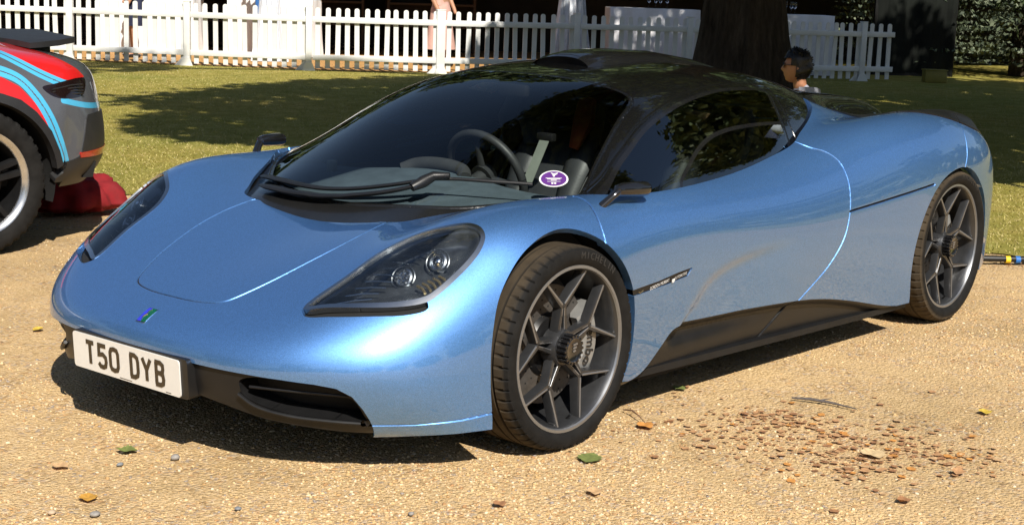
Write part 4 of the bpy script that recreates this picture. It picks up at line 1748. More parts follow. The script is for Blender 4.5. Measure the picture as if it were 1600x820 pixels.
HEADLIGHT = crom([(.697, .501), (.552, .521), (.415, .539), (.331, .588), (.275, .664), (.239, .72), (.234, .759), (.25, .789), (.285, .806), (.335, .811),
                  (.393, .808), (.445, .802), (.492, .790), (.562, .738), (.629, .654), (.672, .57)], 5, True)
HL_SLOT = crom([(.703, .503), (.718, .53), (.690, .60), (.645, .672), (.56, .765), (.498, .800), (.492, .785), (.56, .73), (.629, .648), (.672, .563), (.697, .50)], 4, True)
HOOD = crom([(.30, .323), (.40, .318), (.482, .305), (.608, .275), (.703, .237), (.737, .215), (.752, .19), (.768, .11), (.771, 0), (.768, -.11)], 6)
HOOD = np.concatenate([[(.14, .30), (.19, .318)], HOOD])
COWL = crom([(.15, -.12), (.148, 0), (.164, .175), (.176, .30), (.166, .385), (.108, .433), (.012, .512), (-.081, .578), (-.19, .655), (-.27, .72), (-.335, .772),
             (-.40, .808), (-.50, .828), (-.664, .84), (-.972, .822), (-1.342, .782), (-1.569, .752), (-1.70, .705), (-1.84, .655), (-1.96, .605), (-2.08, .54), (-2.14, .47), (-2.15, .40)], 5)
COWL = np.concatenate([COWL, [(-2.15, -.12)]])
DOOR_F = crom([(-.245, .76), (-.222, .735), (-.202, .716), (-.18, .683), (-.168, .645), (-.165, .60)], 5)
DOOR_R = crom([(-1.585, .86), (-1.603, .83), (-1.622, .816), (-1.677, .799), (-1.713, .766), (-1.720, .712), (-1.716, .653), (-1.697, .557), (-1.661, .474), (-1.574, .384), (-1.472, .316),
               (-1.389, .264), (-1.32, .217), (-1.218, .145), (-1.15, .09)], 5)
SILL = crom([(-.24, .10), (-.284, .150), (-.36, .147), (-.432, .166), (-.512, .227), (-.575, .280), (-.62, .290), (-.70, .286), (-.89, .279), (-1.098, .278), (-1.386, .27), (-1.607, .247), (-1.815, .211),
             (-2.086, .155), (-2.26, .13), (-2.34, .11)], 5)
SILL = np.concatenate([SILL, [(-2.34, -.2), (-.24, -.2)]])
REAR_LINE = [(-1.706, .579), (-1.913, .593), (-2.172, .613), (-2.40, .632)]
TAIL_LINE = crom([(-2.95, .89), (-2.879, .86), (-2.826, .824), (-2.792, .773), (-2.762, .721), (-2.722, .675)], 5)
STRIPE = [(-.25, .452), (-.318, .457), (-.45, .466), (-.56, .481), (-.645, .489), (-.622, .462), (-.50, .448), (-.40, .441), (-.325, .437), (-.25, .432)]
SPOILER = crom([(-2.40, .60), (-2.46, .735), (-2.58, .80), (-2.72, .828), (-2.88, .842), (-3.02, .838), (-3.15, .815), (-3.30, .765), (-3.5, .70)], 5)
SPOILER = np.concatenate([SPOILER, [(-3.6, -.2), (-2.40, -.2)]])
BAND = [(.66, .712, .163), (.641, .733, .164), (.548, .81, .163), (.438, .88, .170), (.34, .915, .180)]
SCALLOP = crom([(-.60, .26), (-.64, .300), (-.69, .344), (-.766, .424), (-.874, .467), (-1.032, .494), (-1.287, .52), (-1.42, .53)], 6)

m = half_surface(BODY_NET, 14, 12)
f_arch_f = lambda V: np.maximum(sdf_poly(ARCH_F, XZ)(V), .70 - V[:, 1])
f_arch_r = lambda V: np.maximum(sdf_poly(ARCH_R, XZ)(V), .70 - V[:, 1])
f_cowl = lambda V: np.maximum(sdf_poly(COWL, XY)(V), .45 - V[:, 2])
LIP_TH = np.concatenate([th_pts(LIP), [(1.15, -.1), (-.3, -.1)]])
f_lip = lambda V: np.where(V[:, 0] > .3, sdf_poly(LIP_TH, [0, 1])(theta(V)), 1.0)
CHIN_TH = np.array([(-.3, .198), (0, .198), (.30, .203), (.36, .202), (.50, .186), (.67, .158), (.86, .137), (1.03, .119), (1.15, .10), (1.15, -.1), (-.3, -.1)])
f_chin = lambda V: np.where(V[:, 0] > .3, sdf_poly(CHIN_TH, [0, 1])(theta(V)), 1.0)
INT_TH = crom(th_pts(INTAKE), 5, True)
f_int = lambda V: np.where(V[:, 0] > .3, sdf_poly(INT_TH, [0, 1])(theta(V)), 1.0)
f_hl = lambda V: np.maximum(sdf_poly(HEADLIGHT, XY)(V), .40 - V[:, 2])
f_slot = lambda V: np.maximum(sdf_poly(HL_SLOT, XY)(V), .38 - V[:, 2])
f_sill = lambda V: np.maximum(sdf_poly(SILL, XZ)(V), .72 - V[:, 1])
f_stripe = lambda V: np.maximum(sdf_poly(STRIPE, XZ)(V), .80 - V[:, 1])
f_spoil = lambda V: np.maximum(sdf_poly(SPOILER, XY)(V), .66 - V[:, 2])
f_hood = sdf_poly(np.concatenate([HOOD, HOOD[:0]]), XY)
hoodpoly = np.concatenate([HOOD, [(.70, -.2), (.14, -.2)]])
f_hoodin = lambda V: np.maximum(sdf_poly(hoodpoly, XY)(V), .3 - V[:, 2])
d_hood = lambda V: np.maximum(dist_line(HOOD, XY)(V), .35 - V[:, 2])
d_df = lambda V: np.maximum(dist_line(DOOR_F, XZ)(V), .74 - V[:, 1])
d_dr = lambda V: np.maximum(dist_line(DOOR_R[:-9], XZ)(V), .70 - V[:, 1])
d_rl = lambda V: np.maximum(dist_line(REAR_LINE, XZ)(V), .85 - V[:, 1])
d_tl = lambda V: np.maximum(dist_line(TAIL_LINE, XZ)(V), .80 - V[:, 1])
BAND_TH = th_pts(BAND)
d_bd = lambda V: np.where((V[:, 0] > .3) & (V[:, 2] < .3), dist_line(BAND_TH, [0, 1])(theta(V)), 1.0)

for f in (f_arch_f, f_arch_r, f_cowl):
    m.cut(f)
    m = m.take(f(m.cen()) > 0)
m.cut(f_chin)
m = m.take((f_chin(m.cen()) > 0))
for f in (f_lip, f_int, f_slot, f_hl, f_sill, f_stripe, f_spoil):
    m.refine(lambda V: np.abs(f(V)), .012, 2)
    m.cut(f)
m.cut(lambda V: f_hl(V) + .013)
GW = .0038
grooves = [(d_hood, GW, .0045), (d_df, GW, .006), (d_dr, GW, .006), (d_rl, .006, .012), (d_tl, GW, .006), (d_bd, .004, .004)]
m.refine(lambda V: np.maximum(dist_line(DOOR_R, XZ)(V), .70 - V[:, 1]), .0055)
for f, w, dp in grooves:
    m.refine(f, .0055)
for f, w, dp in grooves:
    for lv in (w, .7 * w, .42 * w):
        m.cut(lambda V: f(V) - lv)
c_ = m.cen()
lab = np.full(len(c_), 'front', dtype=object)
doorpoly = np.concatenate([[(-.245, 1.2)], DOOR_F, [(-.1, .55), (-.1, -.2), (-1.15, -.2)], DOOR_R[::-1], [(-1.585, 1.2)]])
lab[c_[:, 0] < -.9] = 'rear'
lab[(c_[:, 0] < -.165) & (c_[:, 2] < .6) & (c_[:, 0] > -.9)] = 'door'
lab[in_poly(c_[:, XZ], doorpoly) & (c_[:, 1] > .70)] = 'door'
lab[f_hoodin(c_) < 0] = 'hood'
lab[d_rl(c_) < .0036] = 'shut'
for f, w, dp in grooves[:3] + grooves[4:5]:
    lab[(f(c_) < .42 * w) & (f_sill(c_) > 0)] = 'shut'
lab[f_spoil(c_) < 0] = 'spoiler'
lab[f_sill(c_) < 0] = 'sill'
lab[f_stripe(c_) < 0] = 'stripe'
lab[f_lip(c_) < 0] = 'bumper'
lab[f_int(c_) < 0] = 'intake'
lab[f_slot(c_) < 0] = 'slot'
hl_d = f_hl(c_)
lab[hl_d < 0] = 'lensrim'
lab[hl_d < -.013] = 'lens'
N0 = m.normals()
disp = np.zeros(len(m.V))
for f, w, dp in grooves:
    disp = np.maximum(disp, dp * (1 - sstep(.1 * w, w, f(m.V))))
# pressed-in flank behind the front wheel
sc = sdf_poly(np.concatenate([SCALLOP, [(-1.42, .2), (-.60, .2)]]), XZ)(m.V)
scm = (m.V[:, 1] > .8) & (m.V[:, 0] < -.5) & (m.V[:, 0] > -1.5)
fade = sstep(-1.40, -.85, m.V[:, 0]) * sstep(.16, .27, m.V[:, 2])
disp = np.where(scm, np.maximum(disp, .025 * sstep(.012, -.034, sc) * fade), disp)
m.V = m.V - N0 * disp[:, None]
m.normals()
m.S = N0.copy()
P_ = {k: m.take(lab == k) for k in set(lab)}


def both(name, piece, mat, parent=car, merge=True):
    """a piece that spans the centre line becomes one mesh; a side piece becomes two"""
    if merge:
        return to_obj(name, piece.join(piece.mirror()), mat, parent)
    return to_obj(name, piece, mat, parent), to_obj(name, piece.mirror(), mat, parent)


edge_ok = lambda C: C[:, 1] > .004
sh_p = P_['shut']
for nm_, sel in (('hood_gap', sh_p.cen()[:, 0] > .1), ('door_gap', (sh_p.cen()[:, 0] <= .1) & (sh_p.cen()[:, 0] > -1.72) & ~((sh_p.cen()[:, 0] < -1.69) & (d_rl(sh_p.cen()) < .004))), ('tail_gap', sh_p.cen()[:, 0] < -2.5), ('flank_gap', (d_rl(sh_p.cen()) < .005))):
    if sel.any():
        if nm_ == 'hood_gap':
            both(nm_, sh_p.take(sel), M['void'])
        else:
            both(nm_, sh_p.take(sel), M['void'], merge=False)
front = P_['front'].copy()
front.skirt(.02, edge_ok)
front_body = both('front_body', front, M['paint'])
hood_p = P_['hood'].copy()
hood_p.skirt(.02, edge_ok)
both('hood', hood_p, M['paint'])
door_p = P_['door'].copy()
door_p.skirt(.03, edge_ok)
door_p = door_p
doors = both('door', door_p, M['paint'], merge=False)
rear_p = P_['rear'].copy()
rear_p.skirt(.03, edge_ok)
both('rear_body', rear_p, M['paint'])
sp = P_['spoiler'].copy()
lift = .006 + sstep(-2.5, -3.1, sp.V[:, 0]) * .022 * sstep(.0, -.05, f_spoil(sp.V))
sp.V[:, 2] += lift
sp.normals()
sp.skirt(.03, edge_ok)
both('rear_spoiler', sp, M['satin_black'])
si = P_['sill'].copy()
si.V[:, 1] -= .006 + .026 * sstep(0, .03, -f_sill(si.V))
g_ = dist_line(DOOR_R, XZ)(si.V)
si.V[:, 1] -= .008 * (1 - sstep(.001, .006, g_))
si.normals()
si.skirt(.05, edge_ok, direction=(0, -1, 0))
both('sill', si, M['satin_black'], merge=False)
st = P_['stripe'].copy()
st.V = st.V - st.N * .003
stripes = both('name_strip', st, M['satin_black'], parent=doors[0], merge=False)
stripes[1].parent = doors[1]
bp = P_['bumper'].copy()
bp.V = bp.V - bp.N * .012
bp.skirt(.10, lambda C: edge_ok(C) & (f_int(C) < .012) & (f_lip(C) < -.004) & (f_chin(C) > .012), direction=(-.93, -.3, .10))
bp.skirt(.02, lambda C: edge_ok(C) & (f_lip(C) > -.015) & (f_chin(C) > .03))
bp.skirt(.5, lambda C: edge_ok(C) & (f_chin(C) < .02) & (f_lip(C) < -.02) & (f_int(C) > .004), direction=(-1, -.1, -.02))
bumper = both('front_bumper', bp, M['satin_black'])
it = P_['intake'].copy()
it.V = it.V + np.array([-.095, -.03, .012])
both('intake_duct', it, M['mesh_dark'], bumper, merge=False)
sl = P_['slot'].copy()
sl.V = sl.V - sl.N * .022
both('brake_duct', sl, M['void'], front_body, merge=False)
for s in (1, -1):
    ed = [(.874, .425, .238), (.853, .472, .209), (.803, .552, .1875), (.726, .652, .1765), (.672, .712, .172)]
    w = MB()
    w.tube(crom([(x - .008, s * (y - .006), z - .004) for x, y, z in ed], 6), .006, 8)
    w.build('intake_lip', M['satin_black'], bumper)
# slats inside the air intakes
for s in (1, -1):
    w = MB()
    w.tube([(.842, s * .44, .255), (.79, s * .55, .255), (.73, s * .63, .25), (.665, s * .68, .24)], .0045, 8)
    w.build('intake_vane', M['satin_black'], bumper)

# underfloor and wheel-housing linings so that no light leaks through the shell
ub = MB()
ub.box((-.05, 0, .118), (.9, 1.1, .012))
ub.box((-1.35, 0, .118), (1.75, 1.70, .012))
ub.box((-2.75, 0, .15), (1.1, 1.2, .012))
ub.build('underfloor', M['void'], car)
for x0, rr, z0, ym in ((0.0, .365, .312, .80), (-2.69, .41, .29, .86)):
    for s in (1, -1):
        w = MB()
        w.lathe([(rr, s * .56), (rr, s * ym)], 40, 'y', (x0, 0, z0), a0=-.35, a1=math.pi + .35)
        w.lathe([(.02, s * .56), (rr, s * .56)], 40, 'y', (x0, 0, z0))
        w.build('wheel_arch_liner', M['void'], car)

# ---- badge on the nose, set on the surface
def on_surf(pts, mesh, lift=.002):
    """drop points given in plan (x, y) on the surface"""
    V = mesh.V
    out = []
    for x, y in pts:
        i = np.argsort((V[:, 0] - x) ** 2 + (V[:, 1] - abs(y)) ** 2)[:6]
        w_ = 1 / ((V[i, 0] - x) ** 2 + (V[i, 1] - abs(y)) ** 2 + 1e-8)
        n = unit((mesh.N[i] * w_[:, None]).sum(0)) * np.array([1, 1 if y >= 0 else -1, 1])
        p = np.array([x, y, (V[i, 2] * w_).sum() / w_.sum()])
        out.append(p + n * lift)
    return np.array(out)




on_surf_ = on_surf
# ---- headlights
for s in (1, -1):
    hlp = P_['lens'].copy()
    if s < 0:
        hlp = hlp.mirror()
    rim_ = P_['lensrim'].copy()
    rim_.V = rim_.V + rim_.N * .001
    rim_.skirt(.02)
    if s < 0:
        rim_ = rim_.mirror()
    head = to_obj('headlight', rim_, M['silver'], car)
    hlp.V = hlp.V - hlp.N * .004
    bowl = hlp.copy()
    dd = -f_hl(bowl.V * np.array([1, s, 1])) - .013
    bowl.V = bowl.V - bowl.N * (.010 + .032 * sstep(.0, .05, dd))[:, None] + np.array([-.02, 0, 0]) * sstep(0, .05, dd)[:, None]
    bowl.normals()
    to_obj('housing', bowl, M['hl_house'], head)
    to_obj('lens', hlp, M['lens'], head)
    ax = unit(np.array([.82, .25 * s, .50]))
    e1 = unit(np.cross([0, 0, 1.], ax))
    e2 = np.cross(ax, e1)
    for k, (px, py, pz) in enumerate(((.455, .655, .553), (.375, .715, .598))):
        ctr = np.array([px, py * s, pz]) - ax * .008
        w = MB()
        w.lathe([(.0, -.02), (.027, -.02), (.029, .004), (.024, .006), (.021, -.004), (.0, -.006)], 24, 'z')
        V = np.array(w.v)
        V = ctr + V[:, :1] * e1 + V[:, 1:2] * e2 + V[:, 2:] * ax
        w.v = [tuple(q) for q in V]
        lamp = w.build('lamp_module', M['silver'], head)
        w = MB()
        if k == 0:
            for a in range(7):
                r0 = 0 if a == 6 else .0130
                p0 = ctr + e1 * r0 * math.cos(a * math.pi / 3) + e2 * r0 * math.sin(a * math.pi / 3)
                w.tube([p0 - ax * .01, p0 + ax * .003, p0 + ax * .006], [.0058, .0058, .0025], 8)
        else:
            w.tube([ctr - ax * .01, ctr + ax * .004, ctr + ax * .010, ctr + ax * .013], [.018, .017, .012, .004], 20)
        w.build('led_lens', M['chrome'], lamp)
        # bezel ring standing round the lamp
        w = MB()
        a = np.linspace(-.4, 4.6, 22)
        w.tube([ctr + ax * .002 + e1 * .036 * math.cos(t) + e2 * .036 * math.sin(t) for t in a], .0026, 6)
        w.build('bezel', M['silver'], lamp)
    w = MB()
    for k in range(5):
        p0 = np.array([.455 - k * .016, (.715 + k * .006) * s, .535 + k * .006])
        w.tube([p0, p0 + np.array([.004, .024 * s, -.004]), p0 + np.array([.014, .044 * s, -.012])], .0045, 6)
    w.build('indicator', M['gold'], head)
    # fine ribs of the reflector plate, front and inner side
    hb = P_['lens']
    for k in range(11):
        u0 = k / 10
        pa = np.array([.66 - .33 * u0, .545 + .02 * u0])
        pb = np.array([.60 - .25 * u0, .64 + .03 * u0])
        q3 = on_surf_([tuple(pa), tuple((pa + pb) / 2), tuple(pb)], hb, -.034) * np.array([1, s, 1])
        w = MB()
        w.tube(q3, .0022, 5)
        w.build('reflector_rib', M['silver'], head)

bc = [(.889, -.020), (.838, -.020), (.838, .020), (.889, .020)]
for nm, x0, x1, y0, y1, lf, mt in (('badge_frame', .889, .836, -.021, .021, .0015, 'chrome'), ('badge_field', .886, .839, -.018, .001, .0028, None), ('badge_field', .886, .839, -.001, .018, .0028, None)):
    g = [on_surf([(x0 + (x1 - x0) * i / 5, y0 + (y1 - y0) * j / 3) for j in range(4)], P_['front'], lf) for i in range(6)]
    g = np.concatenate(g)
    tm = TM(g, grid_tris(6, 4))
    tm.normals()
    if tm.N[:, 2].sum() < 0:
        tm = TM(g, grid_tris(6, 4)[:, ::-1])
    tm.skirt(.003)
    if mt is None:
        mt_ = plain('badge_blue', (.03, .04, .55), .25, coat=.6) if y1 < .01 else plain('badge_green', (.0, .09, .035), .25, coat=.6)
    else:
        mt_ = M[mt]
    bo = to_obj(nm, tm, mt_, car if mt else badge_o)
    if mt:
        badge_o = bo
w = MB()
wing = on_surf([(.882, 0), (.872, -.004), (.862, .003), (.852, -.002), (.843, .001)], P_['front'], .0035)
w.tube(wing, [.001, .0022, .0028, .0022, .001], 6)
w.build('badge_emblem', M['silver'], badge_o)

# ---- number plate
plate_c = np.array([.921, -.0307, .2486])
tilt = -.0677
pz = np.array([-math.sin(tilt), 0, math.cos(tilt)])
px_ = np.array([math.cos(tilt), 0, math.sin(tilt)])
py_ = np.array([0, 1., 0])


def rrect(w, h, r, n=5):
    out = []
    for cx, cy, a in ((w - r, h - r, 0), (-w + r, h - r, 90), (-w + r, -h + r, 180), (w - r, -h + r, 270)):
        for k in range(n):
            t = math.radians(a + 90 * k / (n - 1))
            out.append((cx + r * math.cos(t), cy + r * math.sin(t)))
    return out


w = MB()
w.prism(rrect(.26, .0555, .01), plate_c - px_ * .003, py_, pz, px_, .004)
plate = w.build('number_plate', M['plate_white'], car)
w = MB()
w.prism(rrect(.274, .060, .012), plate_c + py_ * .018 - px_ * .05 + pz * .002, py_, pz, px_, .0465)
w.build('plate_holder', M['plastic'], plate)
# UK plate characters, drawn as strokes on a 50 x 79 mm cell
GLY = {
    'T': [[(0, 1), (1, 1)], [(.5, 1), (.5, 0)]],
    '5': [[(1, 1), (.12, 1), (.08, .56), (.6, .60), (.95, .47), (1, .28), (.9, .07), (.6, 0), (.25, .02), (.02, .16)]],
    '0': [[(.5, 1), (.86, .95), (1, .80), (1, .2), (.86, .05), (.5, 0), (.14, .05), (0, .2), (0, .8), (.14, .95), (.5, 1)]],
    'D': [[(.12, 0), (.12, 1)], [(0, 1), (.6, 1), (.92, .9), (1, .72), (1, .28), (.92, .1), (.6, 0), (0, 0)]],
    'Y': [[(0, 1), (.5, .48), (1, 1)], [(.5, .48), (.5, 0)]],
    'B': [[(.12, 0), (.12, 1)], [(0, 1), (.65, 1), (.93, .91), (.96, .74), (.88, .58), (.6, .53), (.12, .53)], [(.6, .53), (.92, .47), (1, .27), (.93, .08), (.65, 0), (0, 0)]],
}


def stroke_poly(pts, sw):
    P = np.array(pts, float)
    T = unit(np.diff(P, axis=0))
    L, R = [], []
    for i in range(len(P)):
        if i == 0:
            n = np.array([-T[0][1], T[0][0]])
            k = 1
        elif i == len(P) - 1:
            n = np.array([-T[-1][1], T[-1][0]])
            k = 1
        else:
            n = unit(np.array([-T[i - 1][1] - T[i][1], T[i - 1][0] + T[i][0]]))
            k = 1 / max(.5, n @ np.array([-T[i][1], T[i][0]]))
        L.append(P[i] + n * sw / 2 * k)
        R.append(P[i] - n * sw / 2 * k)
    return L, R


xpos = -.26 + .058
CW, CH, SW = .038, .067, .0135
lay = [('T', 0), ('5', 1), ('0', 2), (' ', 3), ('D', 3.62), ('Y', 4.62), ('B', 5.62)]
for ch, k in lay:
    if ch == ' ':
        continue
    w = MB()
    x0 = -.192 + k * .0605
    for q, stk in enumerate(GLY[ch]):
        pts = [(x0 + a * CW - .006 * 0, -.0335 + b * CH) for a, b in stk]
        L, R_ = stroke_poly(pts, SW)
        for i in range(len(L) - 1):
            w.prism([L[i], L[i + 1], R_[i + 1], R_[i]], plate_c + px_ * (.001 + q * .0002), py_, pz, px_, .0014)
    w.build('plate_character', M['plate_letter'], plate)
w = MB()
w.prism([(.192, -.0515), (.216, -.0515), (.216, -.0495), (.192, -.0495)], plate_c + px_ * .001, py_, pz, px_, .0006)
w.build('maker_print', M['plate_letter'], plate)
w = MB()
w.prism([(-.03, -.0515), (.03, -.0515), (.03, -.0495), (-.03, -.0495)], plate_c + px_ * .001, py_, pz, px_, .0006)
w.build('maker_print', M['plate_letter'], plate)

# ---- writing on the strips behind the front wheels
strip_n = np.array([0, 1, 0])
for s, dr in ((1, stripes[0]), (-1, stripes[1])):
    for txt, xa, xb, zz in (('GORDON MURRAY', -.405, -.515, .4545), ('AUTOMOTIVE', -.545, -.613, .4685)):
        V, F = text_mesh(txt, 1.0, 0)
        V = V - (V.min(0) + V.max(0)) / 2
        k = abs(xb - xa) / (V[:, 0].max() - V[:, 0].min())
        V = V * k
        V[:, 1] *= 1.25
        slope = .14
        xs = (xa + xb) / 2 - V[:, 0] * 1.0
        if s < 0:
            xs = (xa + xb) / 2 + V[:, 0]
        zs = zz + V[:, 1] - slope * (xs - (xa + xb) / 2)
        i_ = np.array([np.argmin((st.V[:, 0] - a) ** 2 + (st.V[:, 2] - b) ** 2) for a, b in zip(xs, zs)])
        ys = st.V[i_, 1] + .0026
        w = MB()
        w.add(np.stack([xs, s * ys, zs], 1), F)
        w.build('lettering', M['white_letter'], dr, auto=None)
    w = MB()
    yy = .9335
    w.prism([(-.523, .453), (-.523, .463), (-.538, .4655), (-.538, .459), (-.530, .452)], (0, s * (yy - .001), 0), (1, 0, 0), (0, 0, 1), (0, s, 0), .0022)
    w.build('emblem', M['white_letter'], dr)
    w = MB()
    w.tube([(-.335, s * .9345, .446), (-.345, s * .9345, .443), (-.36, s * .9345, .449)], .0012, 5)
    w.build('emblem', M['gold'], dr)

# ---- canopy: windscreen, roof, side windows
WS_EDGE = [(.10, -.12), (.10, 0), (.093, .15), (.062, .30), (.004, .42), (-.10, .535), (-.20, .625), (-.285, .70), (-.37, .675), (-.449, .642), (-.573, .599), (-.702, .554), (-.817, .514), (-.850, .485),
           (-.858, .445), (-.846, .347), (-.836, .209), (-.832, .10), (-.832, -.12)]
SGLASS = crom([(-.345, .735), (-.454, .775), (-.573, .836), (-.731, .911), (-.885, .959), (-1.041, .994), (-1.197, 1.017), (-1.352, 1.030), (-1.547, 1.029), (-1.69, 1.018), (-1.715, 1.005), (-1.668, .962),
               (-1.624, .895), (-1.600, .849), (-1.585, .815)], 4)
SGLASS = np.concatenate([SGLASS, [(-1.585, .66), (-.345, .66)]])
INNER = crom([(-.735, .70), (-.745, .745), (-.823, .793), (-.93, .843), (-1.05, .879), (-1.202, .899), (-1.45, .905), (-1.65, .897)], 5)
QLINE = crom([(-1.80, 1.04), (-1.775, 1.007), (-1.73, .945), (-1.696, .882), (-1.69, .80)], 5)
cm = half_surface(CANOPY_NET, 14, 12)
ws_c = np.concatenate([WS_EDGE[:2], crom(WS_EDGE[1:-1], 4)[1:], WS_EDGE[-1:]])
f_ws = sdf_poly(ws_c, XY)
f_sg = lambda V: np.maximum(sdf_poly(SGLASS, XZ)(V), .44 - V[:, 1])
d_in = lambda V: np.maximum(dist_line(INNER, XZ)(V), .5 - V[:, 1])
d_q = lambda V: np.maximum(dist_line(QLINE, XZ)(V), .42 - V[:, 1])
for f in (f_ws, f_sg, lambda V: f_sg(V) + .010, lambda V: d_in(V) - .006):
    if f is not f_ws and f is not f_sg:
        cm.refine(d_in, .008)
    cm.refine(lambda V: np.abs(f(V)), .02, 2)
    cm.cut(f)
cm.refine(d_q, .006)
cm.refine(lambda V: np.abs(f_ws(V) - .012), .008)
cm.refine(lambda V: np.abs(f_sg(V) - .010), .008)
for lv in (.004, .0015):
    cm.cut(lambda V: d_q(V) - lv)
    cm.cut(lambda V: np.abs(f_ws(V) - .012) - lv)
    cm.cut(lambda V: np.abs(f_sg(V) - .010) - lv)
f_cowlb = lambda V: np.where((V[:, 0] > -.45), f_ws(V) - .03, 1.0)
cc = cm.cen()
cl = np.full(len(cc), 'roof', dtype=object)
cl[(cc[:, 0] > -.30) & (f_ws(cc) > 0)] = 'cowl'
cl[f_ws(cc) < 0] = 'ws'
sgd = f_sg(cc)
cl[sgd < 0] = 'frit'
cl[(sgd < -.010) & (d_in(cc) > .006)] = 'sg'
cl[(cc[:, 0] < -2.12)] = 'engine'
Nc = cm.normals()
dsp = np.maximum(.004 * (1 - sstep(.0008, .004, d_q(cm.V))), .003 * (1 - sstep(.0008, .004, np.abs(f_ws(cm.V) - .012))))
dsp = np.maximum(dsp, .003 * (1 - sstep(.0008, .004, np.abs(f_sg(cm.V) - .010))))
cm.V = cm.V - Nc * dsp[:, None]
cm.normals()
CP = {k: cm.take(cl == k) for k in set(cl)}
roof = both('roof', CP['roof'], M['roof_black'])
both('engine_cover', CP['engine'], M['roof_black'])
cowl_o = both('cowl', CP['cowl'], M['frit'])
windscreen = both('windscreen', CP['ws'], M['glass'])
fr_ = both('window_surround', CP['frit'], M['black_gloss'], merge=False)
for q in (0, 1):
    pane = CP['sg'].copy()
    if q:
        pane = pane.mirror()
    to_obj('side_window', pane, M['side_glass'], fr_[q])

# roof scoop with its open mouth and the spine that trails from it
sx = np.array([-1.10, -1.13, -1.20, -1.35, -1.6, -1.9, -2.2, -2.5])
sw_ = np.array([.145, .150, .150, .145, .13, .105, .08, .05])
sh_ = np.array([.034, .044, .050, .048, .040, .030, .022, .012])
rz = np.interp(-sx, [.95, 1.2, 1.5, 1.85, 2.25, 2.6], [1.078, 1.102, 1.112, 1.088, 1.022, .965])
Vs = []
for x, wd, hh, z0 in zip(sx, sw_, sh_, rz):
    for t in np.linspace(0, math.pi, 21):
        cx = math.cos(t)
        Vs.append((x + .03 * abs(cx) * (x > -1.2), wd * np.sign(cx) * abs(cx) ** .8, z0 - .008 - .018 * (wd * cx / .15) ** 2 + (hh + .006) * math.sin(t) ** .6))
w = MB()
w.add(Vs, [tuple(q) for q in grid_tris(len(sx), 21)], True)
scoop = w.build('roof_scoop', M['black_gloss'], car, auto=60)
w = MB()
Vm = [(x + .012, y * .93, z - .004) for (x, y, z) in Vs[21:42]]
w.add([(-1.135, 0, rz[0] - .01)] + Vm, [(0, i + 1, i + 2) for i in range(20)])
w.build('scoop_mouth', M['void'], scoop)

# ---- mirrors
for s in (1, -1):
    w = MB()
    b0 = np.array([-.258, .826 * s, .712])
    w.tube([b0, np.array([-.290, .846 * s, .745]), np.array([-.312, .856 * s, .764]), np.array([-.325, .859 * s, .768])], [.017, .0145, .0165, .012], 14, squash=.8)
    mir = w.build('door_mirror', M['black_gloss'], car)
    w = MB()
    hp = [(-.300, .852, .762), (-.306, .853, .764), (-.325, .857, .766), (-.380, .866, .765), (-.424, .872, .763), (-.436, .873, .7625), (-.440, .8735, .7625)]
    w.tube([(a, b * s, cz) for a, b, cz in hp], [.008, .018, .0215, .024, .0245, .022, .012], 18)
    w.build('mirror_head', M['black_gloss'], mir)
    w = MB()
    w.lathe([(.0, 0), (.019, 0)], 20, 'x', (-.4408, .8735 * s, .7625))
    w.build('mirror_glass', M['chrome'], mir)

# ---- wiper
def can_pt(pts, lift):
    V, N = cm.V, cm.N
    out = []
    for x, y in pts:
        i = np.argsort((V[:, 0] - x) ** 2 + (V[:, 1] - abs(y)) ** 2)[:4]
        p = V[i].mean(0)
        n = unit(N[i].mean(0)) * np.array([1, np.sign(y) or 1, 1])
        p = np.array([x, y, p[2] + 0 * y])
        dz = -(N[i[0]][0] * (x - V[i[0]][0]) + N[i[0]][1] * (abs(y) - V[i[0]][1])) / max(N[i[0]][2], .2)
        p[2] = V[i[0]][2] + dz
        out.append(p + n * lift)
    return np.array(out)


w = MB()
arm = crom([(.10, -.40), (.128, -.22), (.118, -.078), (.096, .052), (.060, .18), (.0, .262), (-.045, .285)], 6)
A_ = can_pt(arm, .022)
A_ = np.array([np.mean(A_[max(0, i - 3):i + 4], 0) for i in range(len(A_))])
w.tube(A_, np.interp(np.linspace(0, 1, len(A_)), [0, .1, .8, 1], [.012, .025, .020, .012]), 12, squash=.38)
wiper = w.build('wiper', M['plastic'], car)
w = MB()
bl = can_pt(crom([(-.01, -.50), (.03, -.40), (.068, -.272), (.078, -.135), (.066, -.019), (.036, .102), (-.02, .222), (-.075, .285)], 6), .016)
bl = np.array([np.mean(bl[max(0, i - 3):i + 4], 0) for i in range(len(bl))])
w.tube(bl, np.interp(np.linspace(0, 1, len(bl)), [0, .1, .85, 1], [.010, .021, .018, .012]), 12, squash=.38)
w.build('wiper_arm', M['plastic'], wiper)
w = MB()
b2 = can_pt(crom([(-.06, .26), (-.10, .34), (-.149, .442), (-.20, .525), (-.235, .582)], 5), .012)
b2 = np.array([np.mean(b2[max(0, i - 2):i + 3], 0) for i in range(len(b2))])
w.tube(b2, .006, 8)
w.build('wiper_blade', M['plastic'], wiper)
w = MB()
hp = can_pt([(.01, .268), (-.03, .280), (-.07, .290), (-.095, .335)], .026)
w.tube(hp, [.014, .020, .016, .010], 10)
w.build('wiper_hinge', M['plastic'], wiper)

# ---- purple pass on the inside of the windscreen
cs = np.array([-.306, .596])
def oval(k, lift, n=28):
    pts = [(cs[0] - k * (.034 * math.cos(t) - .031 * math.sin(t) * 1.0), cs[1] + k * (.034 * math.cos(t) + .026 * math.sin(t) * 1.0)) for t in np.linspace(0, 2 * math.pi, n, endpoint=False)]
    return can_pt(pts, lift)


